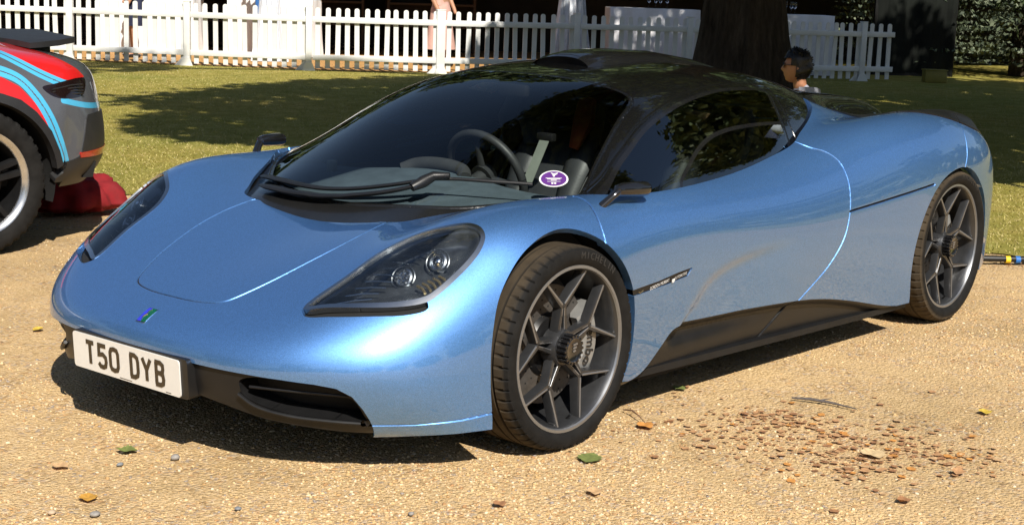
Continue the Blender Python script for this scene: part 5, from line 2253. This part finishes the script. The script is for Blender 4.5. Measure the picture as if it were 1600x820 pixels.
mp = plain('purple_print', (.10, .025, .19), .5)
w = MB()
o1 = oval(1.0, .0015)
w.add(o1, [tuple(range(len(o1)))])
stk = w.build('pass_sticker', M['white_letter'], car, auto=None)
w = MB()
o2 = oval(.88, .0022)
w.add(o2, [tuple(range(len(o2)))])
w.build('sticker_field', mp, stk, auto=None)
w = MB()


def st_pt(a, b, lift=.003):
    return can_pt([(cs[0] - (.034 * a - .031 * -b), cs[1] + (.034 * a + .026 * -b))], lift)[0]


for a0, a1, b0, b1 in ((-.55, .55, .08, .02), (-.45, .45, -.02, -.10), (-.2, .2, -.18, -.26), (-.45, .45, -.34, -.38), (-.16, -.03, -.48, -.68), (.03, .16, -.48, -.68)):
    w.add([st_pt(a0, b0), st_pt(a1, b0), st_pt(a1, b1), st_pt(a0, b1)], [(0, 1, 2, 3)])
w.add([st_pt(-.22, .72), st_pt(.0, .60), st_pt(.30, .70), st_pt(.22, .50), st_pt(.10, .42), st_pt(.05, .2), st_pt(-.04, .2), st_pt(-.08, .45)], [(0, 1, 2, 3, 4, 5, 6, 7)])
w.build('sticker_print', M['white_letter'], stk, auto=None)

# ---- cabin
w = MB()
w.box((-.95, 0, .20), (1.9, 1.5, .02))
w.box((-1.86, 0, .50), (.03, 1.26, .62))
w.box((-.05, 0, .42), (.03, 1.3, .44))
for s in (1, -1):
    w.box((-.95, s * .755, .43), (1.8, .03, .46))
w.build('cabin_tub', M['trim'], car)
dn = [[(.10, 0, .655), (.09, .3, .655), (0, .48, .665), (-.12, .60, .68), (-.2, .68, .68)],
      [(-.08, 0, .70), (-.09, .3, .695), (-.13, .48, .69), (-.2, .60, .69), (-.26, .70, .685)],
      [(-.30, 0, .735), (-.30, .3, .715), (-.32, .48, .70), (-.34, .62, .695), (-.36, .74, .69)],
      [(-.42, 0, .735), (-.40, .3, .705), (-.42, .48, .695), (-.45, .62, .69), (-.50, .76, .69)],
      [(-.45, 0, .68), (-.42, .3, .66), (-.43, .48, .65), (-.47, .62, .65), (-.55, .76, .66)],
      [(-.40, 0, .50), (-.38, .3, .5), (-.38, .48, .5), (-.42, .62, .5), (-.5, .74, .5)]]
dm = half_surface(dn, 6, 6)
dm.normals()
if dm.N[:, 2].sum() < 0:
    dm = TM(dm.V, dm.F[:, ::-1])
dash = both('dashboard', dm, M['dash'])
w = MB()
w.tube(crom([(-.37, -.15, .722), (-.40, -.11, .742), (-.41, 0, .752), (-.40, .11, .742), (-.37, .15, .722)], 6), .026, 14)
w.build('instrument_hood', M['trim'], dash)
w = MB()
w.tube([(-.22, -.36, .70), (-.22, -.36, .745)], .02, 10)
w.build('vent', M['belt'], dash)
# steering wheel
swc = np.array([-.66, 0, .70])
swn = unit(np.array([-.9, 0, .42]))
s1 = np.array([0, 1., 0])
s2 = np.cross(swn, s1)
w = MB()
tt = np.linspace(0, 2 * math.pi, 41)
w.tube([swc + .17 * (math.cos(t) * s1 + math.sin(t) * s2) for t in tt], .016, 10, caps=False)
wheel = w.build('steering_wheel', M['leather'], car)
w = MB()
for a in (.15, math.pi - .15, -math.pi / 2):
    w.tube([swc - swn * .02, swc + .165 * (math.cos(a) * s1 + math.sin(a) * s2)], [.022, .012], 8, squash=.5)
w.tube([swc - swn * .03, swc + swn * .012], [.05, .04], 16)
w.tube([swc + np.array([.25, 0, -.1]), swc], .03, 10)
w.build('wheel_hub', M['leather'], wheel)
# seats: driver in the middle, one either side set back
for (x0, y0, z0, k) in ((-.90, 0, .20, 1.0), (-1.30, .44, .20, .92), (-1.30, -.44, .20, .92)):
    w = MB()
    w.box((x0 + .18 * k, y0, z0 + .10), (.46 * k, .40 * k, .12), bev=.04)
    cu = crom([(x0 - .02, y0, z0 + .14), (x0 - .10, y0, z0 + .32), (x0 - .20, y0, z0 + .50), (x0 - .30, y0, z0 + .64), (x0 - .34, y0, z0 + .74)], 4)
    cu = cu[:, :]
    w.tube(cu, np.interp(np.linspace(0, 1, len(cu)), [0, .3, .7, .85, 1], [.19, .21, .20, .13, .09]) * k, 14, squash=.28, up=(0, 0, 1))
    seat = w.build('seat', M['leather'], car)
    for s in (1, -1):
        w = MB()
        cu2 = cu[3:-3] + np.array([.055, s * .13 * k, .02])
        w.tube(cu2, np.interp(np.linspace(0, 1, len(cu2)), [0, .5, 1], [.03, .06, .03]) * k, 10, squash=.6)
        w.build('side_bolster', M['leather'], seat)
        w = MB()
        hx, hz = x0 - .20 * k, z0 + .70 * k
        w.tube([(hx + .05, y0 + s * .10 * k, hz - .12), (hx + .02, y0 + s * .12 * k, hz - .02), (hx - .01, y0 + s * .11 * k, hz + .06)], [.035, .072, .06], 12, squash=.5)
        w.build('headrest_wing', (M['orange'] if s > 0 else M['dash']) if y0 == 0 else M['leather'], seat)
w = MB()
w.prism([(-.022, 0), (.022, 0), (.028, -.20), (-.016, -.20)], (-.875, .10, .83), (0, 1, 0), (-.55, 0, .83), (.8, 0, .5), .003)
sb = w.build('seat_belt', M['belt'], car)
w = MB()
w.box((-.88, .10, .835), (.03, .075, .03), bev=.005)
w.build('belt_guide', M['plastic'], sb)
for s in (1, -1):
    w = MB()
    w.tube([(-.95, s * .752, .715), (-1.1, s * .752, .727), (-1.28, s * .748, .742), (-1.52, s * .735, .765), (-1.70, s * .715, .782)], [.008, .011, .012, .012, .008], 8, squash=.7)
    w.build('door_capping', M['blue_trim_sunlit'], doors[0] if s > 0 else doors[1])
w = MB()
w.box((-.80, 0, 1.005), (.03, .14, .045), bev=.012)
w.build('interior_mirror', M['plastic'], car)

# ---- side blades under the doors
for s in (1, -1):
    w = MB()
    pl = [(-.42, .862, .135), (-.8, .868, .128), (-1.4, .878, .118), (-2.0, .895, .112), (-2.31, .91, .115)]
    Vb = []
    for x, y, z in pl:
        Vb += [(x, s * (y - .06), z + .035), (x, s * (y + .004), z + .022), (x, s * (y + .008), z), (x, s * (y - .06), z - .008)]
    Fb = []
    for i in range(len(pl) - 1):
        for j in range(4):
            k = (j + 1) % 4
            Fb.append((i * 4 + j, i * 4 + k, i * 4 + 4 + k, i * 4 + 4 + j))
    Fb += [(0, 1, 2, 3), tuple(len(pl) * 4 - 4 + j for j in (3, 2, 1, 0))]
    w.add(Vb, Fb)
    w.build('side_skirt', M['satin_black'], car)
# ------------------------------------------------------------------ wheels
def make_tyre(r, width, rb, lateral=56, seg_per=8, name='tyre', knobs=False):
    """cross-section turned round the axle (y); shoulder blocks are cut by lateral grooves, the crown by ring grooves"""
    h = width / 2
    prof = [(rb - .004, h * .86), (rb + .004, h * .93), (rb + (r - rb) * .3, h * 1.0), (rb + (r - rb) * .55, h * 1.01), (rb + (r - rb) * .8, h * .965), (r - .010, h * .90), (r - .005, h * .84), (r - .002, h * .76)]
    for g in (.52, .20):
        prof += [(r - .0005, h * (g + .07)), (r - .007, h * (g + .055)), (r - .007, h * (g - .015)), (r - .0005, h * (g - .03))]
    prof += [(r, h * .05)]
    prof = prof + [(a, -b) for a, b in prof[::-1]]
    n = lateral * seg_per
    th = np.linspace(0, 2 * math.pi, n, endpoint=False)
    V = []
    for a, b in prof:
        shoulder = a > rb + (r - rb) * .7 and abs(b) > h * .60
        ph = th * lateral / (2 * math.pi) + (.35 * (b / h)) * (1 if not knobs else 0)
        cutm = (np.mod(ph, 1.0) < (.16 if not knobs else .38)) & shoulder
        rr = a - np.where(cutm, .006 if not knobs else .007, 0)
        V.append(np.stack([rr * np.cos(th), np.full(n, b), rr * np.sin(th)], 1))
    V = np.concatenate(V)
    m_ = len(prof)
    F = []
    i, j = np.meshgrid(np.arange(m_ - 1), np.arange(n), indexing='ij')
    k = (j + 1) % n
    F = np.stack([(i * n + j).ravel(), ((i + 1) * n + j).ravel(), ((i + 1) * n + k).ravel(), (i * n + k).ravel()], 1)
    w = MB()
    w.v = [tuple(p) for p in V]
    w.f = [tuple(f) for f in F]
    return w


def bar(w, p0, p1, w0, w1, d, chamfer=.35):
    """tapered spoke with a chamfered outer face; points (x, y, z), y outwards"""
    p0, p1 = np.array(p0, float), np.array(p1, float)
    t = unit(p1 - p0)
    n = unit(np.cross(t, [0, 1., 0]))
    V = []
    for p, ww in ((p0, w0), (p1, w1)):
        V += [p + n * ww * .5 - [0, d, 0], p + n * ww * .5 - [0, d * .28, 0], p + n * ww * (.5 - chamfer * .5), p - n * ww * (.5 - chamfer * .5), p - n * ww * .5 - [0, d * .28, 0], p - n * ww * .5 - [0, d, 0]]
    F = []
    for j in range(6):
        k = (j + 1) % 6
        F.append((j, k, 6 + k, 6 + j))
    F += [(5, 4, 3, 2, 1, 0), (6, 7, 8, 9, 10, 11)]
    w.add(V, F)


def arc_text(txt, r, a_mid, size, y, flip=1):
    """letters standing on a circle of the wheel face"""
    w = MB()
    step = size * .78 / r
    a0 = a_mid + step * (len(txt) - 1) / 2
    for i, ch in enumerate(txt):
        V, F = text_mesh(ch, size, .0006, .0)
        if not len(V):
            continue
        a = a0 - i * step
        er = np.array([math.cos(a), 0, math.sin(a)])
        et = np.array([math.sin(a), 0, -math.cos(a)])
        w.add(np.array([er * r + et * v[0] + er * v[1] + np.array([0, y + v[2], 0]) for v in V]), F)
    return w


def sport_wheel(r, width, rb, disc_r, phase):
    root = empty('wheel')
    h = width / 2
    ty = make_tyre(r, width, rb).build('tyre', M['tyre'], root, auto=35)
    # written on the outer wall; angle measured in the mirrored face so that it reads from outside
    tx = arc_text('MICHELIN', rb + (r - rb) * .52, 0, .030, 0)
    V = np.array(tx.v)
    V[:, 0] = -V[:, 0]
    a = math.radians(22)
    V = np.stack([V[:, 0] * math.cos(a) - V[:, 2] * math.sin(a), V[:, 1] + h * 1.008, V[:, 0] * math.sin(a) + V[:, 2] * math.cos(a)], 1)
    c90 = math.radians(-90)
    V = np.stack([V[:, 0] * math.cos(c90) - V[:, 2] * math.sin(c90), V[:, 1], V[:, 0] * math.sin(c90) + V[:, 2] * math.cos(c90)], 1)
    tx.v = [tuple(q) for q in V]
    tx.build('lettering', M['tyre_letter'], ty, auto=None)
    yr = h * .83
    w = MB()
    w.lathe([(rb + .003, yr + .004), (rb + .001, yr + .010), (rb - .006, yr + .011), (rb - .010, yr + .004), (rb - .016, yr - .006), (rb - .020, yr - .035), (rb - .034, -.02), (rb - .04, -h * .8), (rb - .01, -h * .85), (rb, -h * .9)], 72)
    rim = w.build('rim', M['rim'], root)
    w = MB()
    w.lathe([(rb + .0035, yr + .0045), (rb + .0015, yr + .0115), (rb - .0075, yr + .0122), (rb - .0105, yr + .0062)], 72)
    w.build('rim_lip', M['rim_cut'], rim)
    for k in range(5):
        a = phase + k * 2 * math.pi / 5
        pt = lambda rr, aa, y: (rr * math.cos(aa), y, rr * math.sin(aa))
        w = MB()
        yf = yr - .004
        fork = pt(rb * .50, a, yf - .012)
        for s in (-1, 1):
            aa = a + s * math.radians(23)
            mid = pt(rb * .60, a + s * math.radians(6.5), yf - .010)
            bar(w, pt(rb * .16, a + s * .55, yf - .020), pt(rb * .52, a + s * .045, yf - .011), .015, .015, .030)
            bar(w, pt(rb * .50, a + s * .03, yf - .012), pt(rb * .955, aa, yf + .002), .020, .015, .032)
            bar(w, pt(rb * .90, aa - s * .055, yf - .002), pt(rb * .965, aa, yf + .002), .014, .018, .022)
        w.build('spoke', M['rim'], rim)
        w = MB()
        for s in (-1, 1):
            aa = a + s * math.radians(23)
            p0 = np.array(pt(rb * .54, a + s * math.radians(2.5), yf - .0105))
            p1 = np.array(pt(rb * .945, aa, yf + .0026))
            bar(w, p0, p1, .007, .006, .003)
            bar(w, pt(rb * .20, a + s * .24, yf - .0195), pt(rb * .49, a + s * .035, yf - .0112), .004, .004, .003)
        w.build('spoke_edge', M['rim_cut'], rim)
    w = MB()
    w.lathe([(.0, yr - .01), (.052, yr - .012), (.06, yr - .03), (.062, yr - .06)], 40)
    w.build('hub', M['rim'], rim)
    w = MB()
    prof_n = 36
    for i in range(18):
        a = i * 2 * math.pi / 18
        w.box((.0415 * math.cos(a), yr + .006, .0415 * math.sin(a)), (.010, .034, .0085), rot=[[math.cos(a), 0, -math.sin(a)], [0, 1, 0], [math.sin(a), 0, math.cos(a)]], bev=.0015)
    w.lathe([(.0, yr + .020), (.030, yr + .020), (.037, yr + .024), (.040, yr + .022), (.041, yr - .01)], 36)
    nut = w.build('centre_nut', M['black_gloss'], root)
    w = MB()
    for k, (a0, b0, wd) in enumerate(((-.006, .012, .020), (-.006, .002, .016), (-.006, -.008, .012))):
        w.prism([(a0, b0), (a0 + wd, b0 + .003), (a0 + wd - .003, b0 + .009), (a0 - .003, b0 + .006)], (-.004, yr + .0205, 0), (-1, 0, 0), (0, 0, 1), (0, 1, 0), .0012)
    w.build('emblem', M['rim_cut'], nut)
    # brake
    yd = .012
    w = MB()
    w.lathe([(disc_r, yd), (disc_r, yd - .03)], 64)
    w.lathe([(disc_r * .52, yd), (disc_r, yd)], 64)
    disc = w.build('brake_disc', M['disc'], root)
    w = MB()
    w.lathe([(.05, yd + .02), (disc_r * .48, yd + .016), (disc_r * .54, yd + .003)], 40)
    w.build('disc_bell', M['satin_black'], disc)
    w = MB()
    for k in range(60):
        a = k * 2 * math.pi / 60
        rr = disc_r * (.64, .78, .91)[k % 3]
        w.tube([(rr * math.cos(a), yd - .001, rr * math.sin(a)), (rr * math.cos(a), yd + .0008, rr * math.sin(a))], .0032, 6)
    tag(w.build('drilled_hole', M['void'], disc), kind='stuff')
    w = MB()
    for k in range(10):
        a = k * 2 * math.pi / 10
        w.tube([(disc_r * .5 * math.cos(a), yd, disc_r * .5 * math.sin(a)), (disc_r * .5 * math.cos(a), yd + .008, disc_r * .5 * math.sin(a))], .006, 8)
    w.build('bolt', M['silver'], disc)
    # caliper sits behind the axle
    w = MB()
    Vc, Fc = [], []
    aa = np.linspace(math.pi - .62, math.pi + .62, 15)
    secs = []
    for t in aa:
        e = 1 - .18 * (abs(t - math.pi) / .62) ** 3
        secs.append([(disc_r * .66, .055), (disc_r * .72, .070 * e), (disc_r * .98, .072 * e), (disc_r * 1.09, .055), (disc_r * 1.11, -.02), (disc_r * .66, .03)])
    for t, sct in zip(aa, secs):
        Vc += [(q * math.cos(t), yd - .02 + yy, q * math.sin(t)) for q, yy in sct]
    for i in range(14):
        for j in range(6):
            k = (j + 1) % 6
            Fc.append((i * 6 + j, i * 6 + k, i * 6 + 6 + k, i * 6 + 6 + j))
    Fc += [(0, 1, 2, 3, 4, 5), tuple(84 + j for j in (5, 4, 3, 2, 1, 0))]
    w.add(Vc, Fc, True)
    cal = w.build('caliper', M['caliper'], root, auto=30)
    V, F = text_mesh('brembo', .052, .0006, .0008)
    w = MB()
    # reads downwards when seen from outside
    ang = -V[:, 0] / (disc_r * .85)
    w.add(np.stack([-(disc_r * .85 + V[:, 1] - .004) * np.cos(ang), yd - .02 + .0725 + V[:, 2], (disc_r * .85 + V[:, 1] - .004) * np.sin(ang)], 1), F)
    w.build('lettering', M['black_letter'], cal, auto=None)
    w = MB()
    w.tube([(rb * .93 * math.cos(-1.75), yr - .03, rb * .93 * math.sin(-1.75)), (rb * .86 * math.cos(-1.75), yr - .012, rb * .86 * math.sin(-1.75))], .004, 8)
    w.build('valve', M['plastic'], rim)
    w = MB()
    w.tube([(0, -.28, 0), (0, 0, 0)], .05, 16)
    w.tube([(.0, -.30, -.02), (.05, -.05, -.06)], .02, 8)
    w.build('hub_carrier', M['satin_black'], root)
    return root


PH = math.radians(180 - 95)
for (x, r, width, rb, dr) in ((0.0, .316, .235, .256, .185), (-2.7, .335, .300, .270, .178)):
    base = sport_wheel(r, width, rb, dr, PH)
    base.parent = car
    base.location = (x, .940 - width / 2 * 1.0, r - .002)
    other = clone(base, car)
    other.location = (x, -(.940 - width / 2), r - .002)
    other.rotation_euler = (0, 0, math.pi)
# ------------------------------------------------------------------ neighbouring sports car (only its tail is in the picture)
NB_ANG = math.radians(-5)
nb_f = np.array([math.cos(NB_ANG), math.sin(NB_ANG)])
nb_l = np.array([-nb_f[1], nb_f[0]])
nb_o = np.array([-.38, -3.00]) - nb_l * .93
nbc = empty('sports_car', (nb_o[0], nb_o[1], 0), NB_ANG)
tag(nbc, 'grey sports car with red and light blue stripes, at the left edge', 'sports car')
NB_NET = [
    [(-.82, 0, .31), (-.81, .35, .31), (-.76, .58, .31), (-.67, .73, .31), (-.57, .82, .31), (-.47, .87, .31), (-.40, .90, .31), (-.34, .91, .31)],
    [(-.95, 0, .46), (-.93, .35, .46), (-.88, .57, .46), (-.79, .74, .46), (-.69, .85, .45), (-.58, .915, .43), (-.49, .935, .40), (-.42, .94, .38)],
    [(-.93, 0, .76), (-.91, .35, .76), (-.85, .56, .76), (-.76, .72, .75), (-.66, .845, .71), (-.56, .92, .63), (-.50, .94, .53), (-.46, .945, .42)],
    [(-.80, 0, .93), (-.79, .35, .93), (-.76, .56, .92), (-.68, .70, .91), (-.58, .83, .87), (-.50, .92, .77), (-.46, .95, .62), (-.44, .955, .45)],
    strow(-.38, (0, 1.02), (.38, 1.01), (.58, .99), (.72, .975), (.84, .93), (.93, .80), (.965, .62), (.96, .40)),
    strow(0, (0, 1.13), (.40, 1.11), (.58, 1.06), (.72, 1.01), (.85, .96), (.94, .82), (.97, .62), (.96, .38)),
    strow(.5, (0, 1.26), (.42, 1.24), (.58, 1.15), (.70, 1.02), (.84, .95), (.91, .80), (.92, .60), (.90, .36)),
    strow(1.2, (0, 1.34), (.42, 1.32), (.56, 1.22), (.70, 1.0), (.82, .93), (.88, .78), (.89, .58), (.87, .34)),
    strow(1.8, (0, 1.22), (.44, 1.18), (.60, 1.06), (.70, .96), (.82, .92), (.88, .78), (.90, .58), (.88, .34)),
    strow(2.45, (0, .93), (.40, .92), (.58, .94), (.72, .96), (.84, .92), (.91, .78), (.93, .58), (.91, .36)),
    strow(3.0, (0, .80), (.38, .80), (.55, .81), (.68, .82), (.79, .78), (.85, .68), (.86, .52), (.84, .36)),
    strow(3.3, (0, .62), (.34, .62), (.5, .62), (.6, .61), (.68, .58), (.72, .52), (.72, .45), (.70, .36)),
]

nm = half_surface(NB_NET, 12, 10, (1.2, 0, .5))
NB_ARCH = [(.40 * math.cos(t), .36 + .40 * math.sin(t)) for t in np.linspace(-.25, math.pi + .25, 40)] + [(-.42, -.2), (.42, -.2)]
NB_ARCHF = [(x + 2.45, z) for x, z in NB_ARCH]
NB_CLAD = [(-.47, .1), (-.44, .40), (-.412, .50), (-.368, .60), (-.292, .695), (-.215, .755), (-.117, .788), (0, .80), (.14, .785), (.26, .74), (.36, .66), (.43, .55), (.46, .40), (.47, .1)]
NB_CLADF = [(x + 2.45, z) for x, z in NB_CLAD]
NB_LAMP = crom([(-.349, .812), (-.422, .827), (-.52, .842), (-.594, .848), (-.66, .84), (-.62, .775), (-.586, .758), (-.50, .752), (-.443, .755), (-.39, .772)], 4, True)
NB_BUMP = [(-.40, .30), (-.43, .435), (-.499, .446), (-.538, .458), (-.56, .49), (-.60, .64), (-.62, .665), (-.70, .67), (-.90, .66), (-1.2, .66), (-1.2, .1), (-.40, .1)]
NB_REFL = [(-.545, .480), (-.545, .455), (-.70, .452), (-.90, .455), (-.90, .486), (-.70, .486)]
SB1 = crom([(.6, .955), (.3, .95), (.1, .935), (-.02, .918), (-.146, .894), (-.237, .851), (-.305, .772), (-.366, .668), (-.414, .552), (-.45, .45), (-.46, .38)], 5)
SR1 = np.array([(.9, .93), (.3, .915), (.0, .893), (-.138, .868), (-.225, .82), (-.296, .74), (-.357, .65), (-.40, .56), (-.362, .60), (-.292, .695), (-.215, .755), (-.117, .79), (0, .802), (.14, .80), (.3, .82), (.9, .84)])
SB2 = crom([(.4, 1.04), (.0, 1.03), (-.17, .985), (-.255, .937), (-.354, .880), (-.47, .828), (-.56, .80)], 5)
SR2 = np.array([(.2, 1.2), (.2, 1.055), (.0, 1.05), (-.17, 1.005), (-.263, .957), (-.354, .900), (-.473, .847), (-.583, .833), (-.66, .85), (-.62, .89), (-.50, .96), (-.418, 1.05), (-.3, 1.2)])
SB3 = crom([(-.455, .745), (-.557, .722), (-.65, .708), (-.75, .70), (-.95, .69)], 4)
side = lambda f, y0=.55: (lambda V: np.maximum(f(V), y0 - V[:, 1]))
fa = side(sdf_poly(NB_ARCH, XZ))
faf = side(sdf_poly(NB_ARCHF, XZ))
for f in (fa, faf):
    nm.refine(lambda V: np.abs(f(V)), .02, 2)
    nm.cut(f)
    nm = nm.take(f(nm.cen()) > 0)
f_nbcl = side(sdf_poly(NB_CLAD, XZ))
f_nbclf = side(sdf_poly(NB_CLADF, XZ))
f_nbl = side(sdf_poly(NB_LAMP, XZ), .50)
f_nbb = lambda V: np.maximum(sdf_poly(NB_BUMP, XZ)(V), -.1 - V[:, 1] * 0)
f_nbr = side(sdf_poly(NB_REFL, XZ), .3)
f_b1 = side(lambda V: dist_line(SB1, XZ)(V) - .026)
f_b1m = side(lambda V: dist_line(SB1, XZ)(V) - .003)
f_r1 = side(sdf_poly(SR1, XZ), .7)
f_b2 = side(lambda V: dist_line(SB2, XZ)(V) - .022)
f_b2m = side(lambda V: dist_line(SB2, XZ)(V) - .003)
f_r2 = side(sdf_poly(SR2, XZ), .42)
f_b3 = side(lambda V: dist_line(SB3, XZ)(V) - .014, .2)
allf = [f_nbcl, f_nbclf, f_nbl, f_nbb, f_nbr, f_b1, f_b1m, f_r1, f_b2, f_b2m, f_r2, f_b3]
for f in allf:
    nm.refine(lambda V: np.abs(f(V)), .012, 3)
    nm.cut(f)
f_win = lambda V: np.maximum.reduce([.98 - V[:, 2] - .0 * V[:, 0], V[:, 0] - 1.75, .25 - V[:, 0]])
nm.cut(f_win)
q_ = nm.cen()
nl = np.full(len(q_), 'body', dtype=object)
nl[f_r2(q_) < 0] = 'red'
nl[f_r1(q_) < 0] = 'red'
nl[(f_b2(q_) < 0) & (f_b2m(q_) > 0)] = 'blue'
nl[(f_b1(q_) < 0) & (f_b1m(q_) > 0)] = 'blue'
nl[f_b3(q_) < 0] = 'blue'
nl[f_win(q_) < 0] = 'glass'
nl[(q_[:, 0] < -.33) & (f_nbb(q_) < 0)] = 'bump'
nl[f_nbcl(q_) < 0] = 'clad'
nl[f_nbclf(q_) < 0] = 'clad'
nl[f_nbl(q_) < 0] = 'lamp'
nl[f_nbr(q_) < 0] = 'refl'
nm.normals()
NP = {k: nm.take(nl == k) for k in set(nl)}
M['nb_grey'] = car_paint('slate_grey_paint', (.115, .12, .135), metal=.3, ior=1.5)
M['nb_red'] = car_paint('red_stripe', (.62, .012, .012), metal=0, rough=.4, flake=.02, ior=1.5)
M['nb_blue'] = car_paint('light_blue_stripe', (.07, .42, .68), metal=0, rough=.4, flake=.02, ior=1.5)
M['nb_lamp'] = plain('smoked_lamp', (.012, .006, .006), .1, coat=1.0)
M['nb_reflector'] = plain('red_reflector', (.40, .015, .008), .2, coat=.8)
M['nb_clad'] = plain('black_cladding', (.018, .018, .019), .5, bstr=.1, bscale=300)
eo = lambda C: C[:, 1] > .004
bo_ = NP['body'].copy()
bo_.skirt(.012, eo)
both('body_shell', bo_, M['nb_grey'], nbc)
both('red_stripe', NP['red'], M['nb_red'], nbc, merge=False)
both('blue_stripe', NP['blue'], M['nb_blue'], nbc, merge=False)
both('window', NP['glass'], M['black_gloss'], nbc)
cl_ = NP['clad'].copy()
cl_.V = cl_.V + cl_.N * .014
cl_ = cl_.take(cl_.cen()[:, 2] > .335)
cl_.skirt(.05, eo)
for x_lo, x_hi in ((-2, 1.2), (1.2, 5)):
    pc = cl_.cen()[:, 0]
    both('arch_cladding', cl_.take((pc > x_lo) & (pc < x_hi)), M['nb_clad'], nbc, merge=False)
bu_ = NP['bump'].copy()
bu_.V = bu_.V + bu_.N * .006
bu_.skirt(.03, eo)
nbump = both('rear_bumper', bu_, M['nb_clad'], nbc)
la_ = NP['lamp'].copy()
la_.skirt(.02, eo)
lamps_ = both('tail_lamp', la_, M['nb_lamp'], nbc, merge=False)
re_ = NP['refl'].copy()
re_.V = re_.V + re_.N * .009
re_.skirt(.01, eo)
both('reflector', re_, M['nb_reflector'], nbump, merge=False)
# ribs inside the lamp, vents in the bumper corner
for s in (1, -1):
    for k in range(4):
        w = MB()
        w.tube([(-.40 - k * .002, s * (.932 - .001 * k), .80 - k * .012), (-.52, s * (.898 + .003 * k), .816 - k * .014), (-.60, s * (.868 + .006 * k), .818 - k * .015)], .0035, 6)
        w.build('lamp_rib', M['nb_clad'], lamps_[0] if s > 0 else lamps_[1])
    w = MB()
    w.prism([(-.60, .34), (-.66, .34), (-.68, .42), (-.63, .43)], (0, s * .845, 0), (1, 0, -.0), (0, 0, 1), (0, s, 0), .012)
    w.build('bumper_vent', M['void'], nbump)
# wing
w = MB()
wv = []
for y, x0, x1, z in ((-.60, -.46, -.62, 1.0), (-.52, -.42, -.76, 1.012), (0, -.36, -.82, 1.03), (.52, -.42, -.76, 1.012), (.60, -.46, -.62, 1.0)):
    wv += [(x0, y, z + .012), (x1, y, z + .026), (x1, y, z - .004), (x0, y, z - .016)]
wf = []
for i in range(4):
    for j in range(4):
        k = (j + 1) % 4
        wf.append((i * 4 + j, i * 4 + k, i * 4 + 4 + k, i * 4 + 4 + j))
wf += [(0, 1, 2, 3), (19, 18, 17, 16)]
w.add(wv, wf)
wing_ = w.build('rear_wing', M['nb_clad'], nbc)
for s in (1, -1):
    w = MB()
    w.box((-.56, s * .42, .965), (.20, .05, .09), bev=.008)
    w.build('wing_support', M['nb_clad'], wing_)
w = MB()
w.box((1.2, 0, .33), (3.6, 1.60, .03))
w.box((-.2, 0, .33), (1.0, 1.2, .03))
w.build('underfloor', M['void'], nbc)
for x0 in (0, 2.45):
    for s in (1, -1):
        w = MB()
        w.lathe([(.41, s * .55), (.41, s * .93)], 36, 'y', (x0, 0, .36), a0=-.3, a1=math.pi + .3)
        w.lathe([(.02, s * .55), (.41, s * .55)], 36, 'y', (x0, 0, .36))
        w.build('wheel_arch_liner', M['void'], nbc)


def rally_wheel():
    root = empty('wheel')
    make_tyre(.36, .27, .262, 44, 8, knobs=True).build('tyre', M['tyre_plain'], root, auto=35)
    w = MB()
    w.lathe([(.266, .118), (.262, .126), (.254, .124), (.236, .108), (.232, .10)], 64)
    rim = w.build('rim', plain('polished_rim_lip', (.62, .62, .62), .25, .9), root)
    w = MB()
    w.lathe([(.233, .104), (.228, .06), (.21, -.10), (.24, -.12)], 64)
    w.build('barrel', M['satin_black'], rim)
    for k in range(5):
        a = k * 2 * math.pi / 5 + .35
        w = MB()
        for s in (-1, 1):
            bar(w, (.045 * math.cos(a + s * .4), .085, .045 * math.sin(a + s * .4)), (.232 * math.cos(a + s * .13), .10, .232 * math.sin(a + s * .13)), .032, .036, .045)
        w.build('spoke', M['satin_black'], rim)
    w = MB()
    w.lathe([(.0, .095), (.04, .094), (.055, .085), (.06, .04)], 32)
    w.build('hub_cap', M['satin_black'], rim)
    w = MB()
    w.lathe([(.09, .0), (.18, .0), (.18, -.03)], 48)
    w.build('brake_disc', M['disc'], root)
    return root


rw = rally_wheel()
rw.parent = nbc
rw.location = (0, .815, .358)
for x0, s in ((0, -1), (2.45, 1), (2.45, -1)):
    o = clone(rw, nbc)
    o.location = (x0, s * .815, .358)
    o.rotation_euler = (0, 0, 0 if s > 0 else math.pi)

# ------------------------------------------------------------------ red cloth bag on the ground under its tail
bm = bmesh.new()
bmesh.ops.create_uvsphere(bm, u_segments=48, v_segments=28, radius=1)
for v in bm.verts:
    x, y, z = v.co
    f = 1 + .06 * math.sin(5 * x + 3 * y) + .05 * math.sin(9 * y + 4 * z) + .035 * math.sin(14 * x - 6 * z) + .02 * math.sin(23 * y + 11 * x) - .06 * abs(math.sin(6 * x + 4 * y + 2 * z)) ** 6 - .05 * abs(math.sin(7 * y - 5 * x + 1)) ** 8
    z2 = z if z > 0 else z * .35
    fold = .03 * math.sin(11 * math.atan2(y, x)) * max(0, 1 - z)
    v.co = Vector((x * .36 * f + fold * x, y * .26 * f + fold * y, max(0.0, (z2 + .35) * .185 * f * (1 - .25 * x))))
bm.verts.index_update()
w = MB()
w.add([v.co[:] for v in bm.verts], [[v.index for v in f.verts] for f in bm.faces], True)
bm.free()
bag = w.build('cloth_bag', plain('dark_red_cloth', (.20, .004, .008), .85, var=.25, vscale=9, bstr=.3, bscale=60), auto=None)
bag.location = (-1.50, -3.90, .008)
bag.scale = (.82, .82, .86)
bag.rotation_euler = (0, 0, -.7)
tag(bag, 'crumpled dark red cloth bag on the gravel under the tail of the grey car', 'bag')
